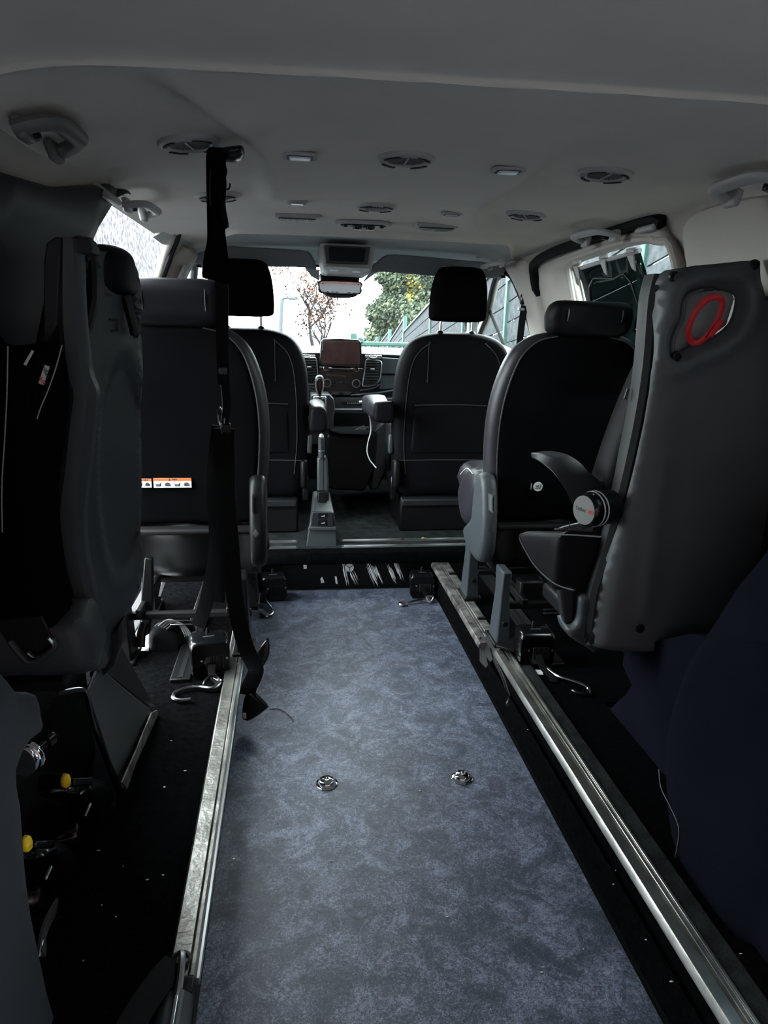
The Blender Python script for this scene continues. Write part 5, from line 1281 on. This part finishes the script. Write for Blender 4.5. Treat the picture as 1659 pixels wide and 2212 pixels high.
# two reels with yellow tabs in the pocket
def pocket_reel(ox, oy, label):
    """outline taken from the upper reel; (ox, oy) picture shift, both lie at X about -.70"""
    X = -.69
    f = lambda a, b, x=X: at(a + ox, b + oy, X=x)
    c = f(150, 1740); t = thing('stowed_tie_down_reel', (c.x, c.y, c.z - .06), label, 'tie-down reel', 'reels with yellow tabs stowed in the left pocket')
    P = [(q.y, q.z) for q in (f(a, b) for a, b in [(112, 1704), (140, 1705), (150, 1686), (190, 1680), (212, 1700), (221, 1722), (212, 1745), (198, 1762), (190, 1800), (182, 1780), (165, 1742), (140, 1728), (112, 1725)])]
    slab('housing', sm2(P, 3), lambda u, v, w: Vector((X + w, u, v)), .035, .03, .022, m_gloss, t, .008)
    pr = [(f(150, 1684, X + .03)), f(192, 1681, X + .03), f(190, 1699, X + .03), f(150, 1702, X + .03)]
    prism('lid', pr, (.010, 0, .003), m_gloss, t, .003)
    c0 = f(142, 1686, X + .045)
    tag(lathe('release_tab', c0 + Vector((0, 0, -.012)), (0, 0, 1), [(.004, 0), (.0075, .004), (.0085, .012), (.007, .020), (.003, .024), (0, .024)], m_yel, t, 12), 'bright yellow release tab')
    lathe('drum', f(150, 1800, X - .02), (1, .2, .1), [(.030, -.02), (.032, .01), (.030, .018), (.022, .022), (0, .023)], m_gloss, t, 28)
    tube('handle_bar', [f(195, 1737, X + .04), f(188, 1752, X + .042), f(184, 1762, X + .04)], .0025, m_steel, t, 6, 3)
    lathe('axle', f(112, 1690, X - .02), (1, 0, 0), [(.016, -.02), (.016, .02), (.012, .024), (0, .024)], m_gloss, t, 16)
    return t
pocket_reel(0, 0, 'black stowed reel whose yellow tab sits just below the chrome knob')
pocket_reel(-85, 136, 'black stowed reel with the lower yellow tab')
t = thing('chrome_knob', XL(62, 1645, -.70), 'chromed stepped knob sticking out of the left pocket wall', 'knob')
c = XL(48, 1645, -.66)
ax = Vector((.35, 1, .0)).normalized()
lathe('disc', c, ax, [(0, -.002), (.024, -.002), (.025, .001), (.024, .004), (.016, .005)], m_chrome, t, 32)
lathe('disc', c + ax * .012, ax, [(.016, -.008), (.0255, -.003), (.0265, .001), (.0255, .005), (.012, .008)], m_chrome, t, 32)
lathe('stem', c + ax * .018, ax, [(.008, 0), (.008, .03), (.012, .032), (.012, .045), (.006, .052), (0, .053)], m_gloss, t, 20)
t = thing('stowed_strap', XL(95, 1990, -.66), 'dark webbing tail hanging below the lower yellow-tab reel', 'strap')
ribbon('webbing', [XL(120, 1960, -.68), XL(104, 1990, -.67), XL(94, 2020, -.665), XL(90, 2060, -.66)], .03, m_webg, t, up=(1, -.2, 0), th=.004)
tube('wire_hook', [XL(92, 2030, -.655), XL(88, 2050, -.655), XL(86, 2066, -.655)], .002, m_chrome, t, 6, 2)

# ================================================================== LOWER RIGHT: carpeted wheel arch and side lining
t = thing('arch_lining', (.8, 1.3, 0), 'dark navy carpeted side lining and wheel arch filling the lower right corner', 'side lining')
def XR(a, b, X): return at(a, b, X=X)
# arch box with bevelled facets between floor and wall
AR = [(1350, 1400), (1365, 1480), (1334, 1516), (1298, 1562), (1320, 1602), (1350, 1645), (1400, 1700), (1700, 1900), (1700, 1400)]
ARw = [(q.y, q.z) for q in (XR(a, b, .64) for a, b in AR)]
slab('arch_box', sm2(ARw, 2), lambda u, v, w: Vector((.64 - w, u, max(v, .002))), .0, .24, .03, m_navy, t, .03)
def at_lin(px, py):
    d = ray(px, py); k = (.545 + .28 * CAM.z - CAM.x) / (d.x - .28 * d.z); return CAM + d * k
BP = [(1700, 1150), (1659, 1196), (1600, 1268), (1560, 1332), (1515, 1400), (1480, 1470), (1454, 1560), (1446, 1650), (1450, 1740), (1462, 1820), (1490, 1900), (1530, 1965), (1580, 2020), (1640, 2050), (1760, 2080), (1760, 1150)]
BPw = [(q.y, q.z) for q in (at_lin(a, b) for a, b in BP)]
slab('near_lining', sm2(BPw, 2), lambda u, v, w: Vector((min(.905, .545 + .28 * v - w), u, v)), .025, .36, .05, m_navy, t, .03)
tube('lining_seam', [at_lin(a, b) + Vector((-.026, 0, 0)) for a, b in [(1447, 1660), (1452, 1700), (1472, 1740), (1488, 1775), (1492, 1800), (1484, 1850)]], .0012, m_pip, t, 5, 5)
# upper rear quarter cushion dark strip by the right frame edge
prism('quarter_strip', [wallp(1, y, z, .06) for y, z in [(1.30, .95), (1.36, .95), (1.38, 1.16), (1.32, 1.16)]], (-.02, 0, 0), m_black, t, .004)

# ================================================================== RIGHT SLIDING DOOR WINDOW: blind, belt parts
t = thing('window_blind', (.82, 2.3, 1.27), 'dark see-through blind clipped over the right sliding-door window', 'blind')
BL = sm2([(2.50, 1.265), (2.46, 1.272), (2.03, 1.285), (2.02, .86), (2.50, .86)], 1)
sheet('mesh_cloth', BL, [], lambda u, v: wallp(1, u, v, .045), .002, m_blind, t, .06)
tube('top_rail', [wallp(1, 2.50, 1.262, .05), wallp(1, 2.26, 1.272, .05), wallp(1, 2.02, 1.280, .05)], .007, m_trimg, t, 8, 3)
for y in (2.47, 2.25, 2.06):
    bx('clip', wallp(1, y, 1.283, .055), (.014, .05, .014), m_trimg, t, .003)
    prism('clip_hook', [wallp(1, y - .02, 1.27, .06), wallp(1, y + .02, 1.27, .06), wallp(1, y + .012, 1.235, .06), wallp(1, y - .004, 1.225, .06)], (-.006, 0, 0), m_trimg, t, .002)
tube('edge_wire', smooth_pts([wallp(1, y, z, .05) for y, z in [(2.50, 1.26), (2.51, 1.1), (2.50, .9)]], 3), .003, m_trimg, t, 6, 0)
fr_ = sm2([(2.44, 1.20), (2.24, 1.215), (2.13, 1.20), (2.12, .92), (2.44, .92)], 3)
tube('inner_hem', [wallp(1, a, b, .05) for a, b in fr_], .0035, m_black, t, 6, 0, True)
t = thing('headrest_pad', (.86, 2.05, 1.05), 'black headrest edge with white label showing beside the right blind', 'headrest')
hp = [(q.x, q.z) for q in (at(a, b, Y=2.05) for a, b in [(1378, 700), (1384, 682), (1396, 676), (1425, 676), (1440, 690), (1440, 730), (1380, 730)])]
slab('pad', sm2(hp, 2), lambda u, v, w: Vector((u, 2.05 - w, v)), .03, .05, .02, m_fab, t, .015)
prism('label', [at(a, b, Y=2.01) for a, b in [(1374, 712), (1385, 688), (1389, 690), (1379, 714)]], (0, .003, 0), m_white, t, 0)
t = thing('seat_belt', wallp(1, 3.1, 1.2, .05), 'black front seat belt on its slide at the right door pillar', 'seat belt')
for a, b in (((1137, 606), (1137, 690)),):
    tube('slide_rail', [at(*a, Y=3.16), at(*b, Y=3.16)], .007, m_black, t, 8, 0)
q = at(1134, 645, Y=3.13); bx('guide', q, (.045, .03, .055), m_gloss, t, .010)
q = at(1131, 668, Y=3.12); bx('loop', q, (.05, .02, .012), m_steel, t, .004)
ribbon('webbing', [at(1133, 660, Y=3.11), at(1127, 700, Y=3.13), at(1122, 750, Y=3.16)], .03, m_web, t, up=(-.5, -1, 0), th=.003)
t = thing('pillar_cover', wallp(-1, 2.95, 1.2, .07), 'pale rounded cover on the left door pillar', 'pillar cover')
slab('cover', sm2([(2.90, .8), (2.93, 1.22), (2.98, 1.26), (3.04, 1.22), (3.04, .8)], 3), lambda u, v, w: wallp(-1, u, v, .07 + w), .02, .0, .02, m_trimg, t, .03)

# ================================================================== SMALL THINGS ON THE FLOOR AND STEP
# paint scrapes and a round sticker on the riser
def scrape(px, label, m=m_white):
    P = [at(a, b, Y=3.0) for a, b in px]
    o = prism('paint_scrape', P, (0, -.0012, 0), m, None, 0); return tag(o, label, 'paint scrape', 'white marks on the black step')
scrape([(655, 1217), (662, 1217), (663, 1228), (656, 1229)], 'small pale rectangular patch at the left of the black step')
scrape([(692, 1250), (696, 1246), (701, 1258), (694, 1260)], 'short white chip low on the step, left of the round sticker')
scrape([(723, 1245), (727, 1245), (730, 1262), (725, 1260)], 'thin white chip just left of the round sticker')
def streaks(x0, y0, x1, y1, n, w, label, seed):
    R = random.Random(seed); bm = bmesh.new()
    for k in range(n):
        o = (k / max(n - 1, 1) - .5) * w; s0, s1 = R.uniform(0, .25), R.uniform(.6, 1); th = R.uniform(.8, 2.6)
        pts = []
        for q in range(9):
            f = s0 + (s1 - s0) * q / 8; pts.append((x0 + (x1 - x0) * f + o + R.uniform(-.5, .5), y0 + (y1 - y0) * f, th * math.sin(math.pi * (q + .5) / 9) * R.uniform(.5, 1)))
        L = [bm.verts.new(at(a - h, b, Y=2.9995 - k * .0001)) for a, b, h in pts]; Rr = [bm.verts.new(at(a + h, b, Y=2.9995 - k * .0001)) for a, b, h in pts]
        for i in range(8): bm.faces.new((L[i], Rr[i], Rr[i + 1], L[i + 1]))
    o = obj('paint_scrape', bm, m_white, None, 0); s = o.modifiers.new('s', 'SOLIDIFY'); s.thickness = .0006; s.offset = -1
    return tag(o, label, 'paint scrape', 'white marks on the black step')
streaks(741, 1210, 752, 1268, 2, 4, 'thin white scratch running past the left of the round sticker', 1)
streaks(757, 1228, 775, 1266, 3, 10, 'loose white scratches under the round sticker', 5)
streaks(796, 1210, 820, 1268, 7, 20, 'broad bundle of white scrape streaks right of the round sticker', 2)
streaks(838, 1218, 858, 1266, 3, 6, 'narrow slanting white scrape between the broad bundle and the longest streak', 3)
streaks(853, 1208, 870, 1258, 4, 8, 'slanting white scrape furthest towards the right reel', 4)
c = at(755, 1226, Y=3.0)
t = thing('round_sticker', c, 'round white sticker with a black Y-shaped emblem on the step', 'sticker')
lathe('disc', c, (0, -1, 0), [(.020, 0), (.020, .0016), (0, .0018)], m_white, t, 32)
bm = bmesh.new()
for a0 in (90 + 55, 90 - 55, -90):
    a = math.radians(a0); box(bm, (c.x + .009 * math.cos(a), c.y - .002, c.z + .009 * math.sin(a)), (.019, .0006, .0035), Matrix.Rotation(-a, 3, 'Y'))
obj('emblem', bm, m_ink, t, 0)
# leaves and crumbs
def leaf(px, py, z, s, label, rot, m=m_leafy):
    p = at(px, py, Z=z); bm = bmesh.new()
    P = [(0, -1), (.35, -.4), (.8, -.1), (.4, .2), (.5, .8), (.1, .5), (-.3, .9), (-.4, .2), (-.8, 0), (-.35, -.4)]
    R = Matrix.Rotation(rot, 3, 'Z'); c0 = bm.verts.new(p + Vector((0, 0, .006)))
    v = [bm.verts.new(p + R @ Vector((a * s, b * s, .004 * abs(a)))) for a, b in P]
    for i in range(len(v)): bm.faces.new((c0, v[i], v[(i + 1) % len(v)]))
    o = obj('dry_leaf', bm, m, None, 0); sd = o.modifiers.new('s', 'SOLIDIFY'); sd.thickness = .0008
    return tag(o, label, 'leaf', 'dry leaves on the cab step')
leaf(867, 1164, .072, .017, 'orange dry leaf on the sill strip behind the front passenger seat', .6, m_leafb)
leaf(915, 1163, .072, .014, 'yellowish dry leaf on the sill strip, nearer the right middle seat', 2.1)
t = tube('grass_stem', [at(a, b, Z=-.118) for a, b in [(583, 1532), (600, 1531), (615, 1538), (628, 1549), (634, 1558)]], .0012, m_leafb, None, 5, 4)
tag(t, 'thin brown dry stem on the vinyl floor by the belt buckle', 'plant stem')
bm = bmesh.new(); R = random.Random(11)
def crumb(p, s):
    ve = bmesh.ops.create_icosphere(bm, subdivisions=1, radius=s)['verts']; sx, sy = R.uniform(.5, 2.2), R.uniform(.5, 1)
    for v in ve: v.co = Vector((v.co.x * sx, v.co.y * sy, v.co.z * .4)) + p
for a, b in [(505, 1455 + 400), (573 - 360, 1837), (352, 1890), (250, 1980), (355, 1700), (180, 2075), (220, 1955), (370, 1600), (400, 1665), (318, 1900), (266, 1871), (330, 2120)]: crumb(at(a, b, Z=.002), .0022)
for a, b in [(1190, 1565), (1330, 1880), (1395, 2030), (1325, 1910), (1140, 1576), (1290, 1640), (1450, 2120), (1600, 2060), (1540, 1830)]: crumb(at(a, b, Z=.002), .0018)
for a, b in [(590, 1282), (600, 1277), (655, 1266), (668, 1268), (930, 1300), (907, 1708), (935, 1672), (945, 1668), (597, 1445), (810, 1390), (966, 1980), (1060, 2180), (825, 2200), (715, 1860), (614, 1447), (1260, 2050), (760, 1590), (1000, 1500), (880, 1850), (1170, 2100)]: crumb(at(a, b, Z=-.119), .0018)
o = obj('crumbs', bm, m_label, None, 0); tag(o, 'scattered pale crumbs and grit on the carpet and vinyl', 'crumbs', None, 'stuff')

# ================================================================== REAR HATCH raised above the opening, unseen, added to block rear sky light
t = prism('door_2', [(-.85, -.02, 1.50), (.91, -.02, 1.50), (.88, -1.25, 1.62), (-.82, -1.25, 1.62)], (0, 0, .05), m_dark, None, .01)
t['kind'] = 'structure'

# ================================================================== OUTSIDE
G0 = -.62
# rough-rendered building on the left
t = thing('rendered_wall', (-3.2, 16, G0), 'bright rough-rendered wall seen through the open left door', 'garden wall')
prism('wall', [(-3.0, 8.0, G0), (-3.0, 24, G0), (-3.0, 24, 3.9), (-3.0, 8.0, 3.9)], (-.4, 0, 0), m_render, t, .01)
prism('plinth', [(-2.98, 8.0, G0), (-2.98, 24, G0), (-2.98, 24, G0 + .4), (-2.98, 8.0, G0 + .4)], (-.03, 0, 0), m_pale, t, .01)
# brown building behind the van (it shows in the dashboard screen's reflection)
t = thing('brown_building', (0, -6.5, G0), 'brown brick building behind the van, mirrored in the dashboard screen', 'building')
prism('wall', [(-12, -6.5, G0), (12, -6.5, G0), (12, -6.5, 9.5), (-12, -6.5, 9.5)], (0, -.4, 0), m_brown, t, .01)  # unseen wall; height and nearness set to block the rear sky
for k in range(-3, 4):
    f = bx('window_frame', (k * 2.4, -6.48, 1.6), (1.2, .12, 1.4), m_white, t, .01); bx('pane', (k * 2.4, -6.44, 1.6), (1.05, .06, 1.25), m_gloss, f, 0)
# street lamp
p = at(607, 745, Y=30)
t = thing('street_lamp', (p.x, 30, G0), 'slim grey street lamp against the white sky left of the bare tree', 'street lamp')
top = at(609, 645, Y=30)
tube('pole', [(p.x, 30, G0), (p.x, 30, 1), (top.x, 30, top.z)], .09, m_slate, t, 8, 0)
tube('arm', [(top.x, 30, top.z), (top.x + .25, 30, top.z + .05), (top.x + .5, 30, top.z)], .06, m_slate, t, 8, 3)
bx('lamp_head', (top.x + .45, 30, top.z + .02), (.4, .2, .12), m_slate, t, .03)
def leaf_quad(bm, p, s, R):
    n = Vector((R.uniform(-1, 1), R.uniform(-1, 1), R.uniform(-1, 1))).normalized(); a = n.orthogonal().normalized(); b = n.cross(a)
    vs = [bm.verts.new(p + a * s), bm.verts.new(p + b * s * .55), bm.verts.new(p - a * s), bm.verts.new(p - b * s * .55)]; bm.faces.new(vs)
# bare autumn tree
R = random.Random(3); base = at(694, 760, Y=16); base.z = G0
t = thing('bare_tree', base, 'small bare tree with a few rust-brown leaves beyond the windscreen', 'tree')
bm = bmesh.new(); lv = bmesh.new()
def branch(p, d, L, r, depth):
    n = 4; pts = [p]
    for k in range(n):
        d = (d + Vector((R.uniform(-.16, .16), R.uniform(-.16, .16), R.uniform(-.05, .12)))).normalized(); pts.append(pts[-1] + d * L / n)
    tmp = sweep(pts, circ(r, 5), None, False, lambda s: 1 - .45 * s); me = bpy.data.meshes.new('x'); tmp.to_mesh(me); tmp.free(); bm.from_mesh(me); bpy.data.meshes.remove(me)
    if depth == 0:
        for k in range(4):
            if R.random() < .7: leaf_quad(lv, pts[-1] + Vector((R.uniform(-.1, .1), R.uniform(-.1, .1), R.uniform(-.1, .1))), R.uniform(.025, .05), R)
        return
    for k in range(3 if depth > 2 else 4):
        q = pts[R.choice([2, 3, 4])]; nd = (d + Vector((R.uniform(-1.25, 1.25), R.uniform(-1.1, 1.1), R.uniform(-.1, .5)))).normalized()
        branch(q, nd, L * R.uniform(.55, .78), r * .60, depth - 1)
branch(base, Vector((0, 0, 1)), 1.25, .06, 5)
obj('branches', bm, m_bark, t, 0, smooth=False)
o = obj('leaves', lv, m_leafb, t, 0, smooth=False); o['kind'] = 'stuff'
# evergreens
def evergreen(px, pyt, Y, rad, label, seed, n=5200, mm=None, group='evergreens behind the fence', yellow=0):
    R = random.Random(seed); top = at(px, pyt, Y=Y); b = Vector((top.x, Y, G0)); H = top.z - G0
    t = thing('evergreen_tree', b, label, 'tree', group)
    tube('trunk', [b, b + Vector((.05, 0, H * .5)), b + Vector((0, 0, H * .92))], .16, m_bark, t, 8, 3, scale=lambda s: 1 - .8 * s)
    lv = bmesh.new(); yl_ = bmesh.new()
    for k in range(n):
        h = R.random() ** .8; rr = rad * (1.02 - h) ** .6 * (1 + .22 * math.sin(h * 23 + R.random())) * R.uniform(.55, 1.0) ; a = R.uniform(0, 2 * math.pi)
        p = b + Vector((rr * math.cos(a), rr * math.sin(a) * .8, .3 + h * (H - .3)))
        leaf_quad(lv if not (yellow and .35 < h < .6 and abs(a - 4.9) < .35 and R.random() < .35) else yl_, p, R.uniform(.05, .095) * Y / 24, R)
    o = obj('foliage', lv, mm or m_leafg, t, 0, smooth=False); o['kind'] = 'stuff'
    if yellow: o = obj('yellow_leaves', yl_, m_leafy, t, 0, smooth=False); o['kind'] = 'stuff'
    else: yl_.free()
evergreen(885, 470, 36, 2.25, 'tall dark evergreen with a few yellow leaves behind the green fence', 21, 19000, yellow=1)
evergreen(990, 440, 30, 2.5, 'broad evergreen behind the passenger headrest', 22, 16000)
evergreen(832, 640, 46, 1.5, 'small low evergreen at the far end of the fence', 23, 2500)
evergreen(1130, 470, 19, 2.0, 'evergreen seen above the cab door window', 24, 6000)
# stepped green and grey fence climbing towards us on the right
XF = 3.5
posts = [(39.5, .15), (35, .35), (31, .60), (27.1, .94), (23.5, 1.38), (19.0, 1.78), (15.3, 2.1), (12.2, 2.35), (9.6, 2.5), (7.4, 2.6), (5.4, 2.65), (3.6, 2.7), (1.8, 2.7)]
t = thing('board_fence', (XF, 12, G0), 'grey board fence with green steel posts climbing along the right side', 'fence')
for i, (y, zt) in enumerate(posts):
    zz = zt - .12
    prism('post', [(XF - .06, y - .05, G0), (XF + .06, y - .05, G0), (XF + .06, y + .05, G0), (XF - .06, y + .05, G0)], (0, 0, zz + .12 - G0), m_green, t, .008)
for (y0, z0), (y1, z1) in zip(posts, posts[1:]):
    a0, a1 = z0 - .50, z1 - .10
    nb = 7
    for k in range(nb):
        u0 = 1 - k / nb; u1 = 1 - (k + 1) / nb
        zz = lambda a, u: G0 + .05 + (a - G0 - .05) * u
        g_ = .012
        bm = bmesh.new(); vs = []
        for x in (XF - .018, XF + .018):
            vs.append([bm.verts.new((x, y0 - .05, zz(a0, u0) - g_)), bm.verts.new((x, y1 + .05, zz(a1, u0) - g_)), bm.verts.new((x, y1 + .05, zz(a1, u1) + g_)), bm.verts.new((x, y0 - .05, zz(a0, u1) + g_))])
        bm.faces.new(vs[0]); bm.faces.new(vs[1][::-1])
        for i in range(4): bm.faces.new((vs[0][i], vs[0][(i + 1) % 4], vs[1][(i + 1) % 4], vs[1][i]))
        obj('board', bm, m_wood, t, 0)
    bm = bmesh.new(); box(bm, (XF - .03, (y0 + y1) / 2, 0), (.05, 1, .05))
    for v in bm.verts:
        s = 0 if v.co.y > (y0 + y1) / 2 else 1; v.co.y = y0 - .05 if s == 0 else y1 + .05; v.co.z = v.co.z + (a0 if s == 0 else a1) + .02
    obj('cap_rail', bm, m_green, t, 0)
# green railing before the windscreen
t = thing('green_railing', (at(820, 742, Y=9).x, 9, G0), 'low sea-green steel railing crossing the view above the dashboard', 'railing')
a, b = at(768, 738, Y=9), at(885, 748, Y=9)
zc = (a.z + b.z) / 2
bx('top_rail', ((a.x + b.x) / 2 + .3, 9, zc), (b.x - a.x + .9, .06, .05), m_green, t, .01)
bx('lower_rail', ((a.x + b.x) / 2 + .3, 9, G0 + .35), (b.x - a.x + .9, .05, .05), m_green, t, .01)
for px in (772, 812, 848, 885):
    q = at(px, 745, Y=9); bx('baluster', (q.x, 9, (zc + G0) / 2), (.045, .045, zc - G0), m_green, t, .006)
q = at(778, 736, Y=9); lathe('knuckle', (q.x, 9, q.z), (0, -1, 0), [(0, -.03), (.04, -.03), (.04, .03), (0, .03)], m_green, t, 16)
q = at(764, 728, Y=12); t = thing('green_sign_box', (q.x, 12, G0), 'small sea-green box on a post above the screen', 'sign post')
bx('post', (q.x, 12, (q.z + G0) / 2), (.05, .05, q.z - G0), m_green, t, .006); bx('box', (q.x, 12, q.z), (.10, .08, .13), m_green, t, .01)
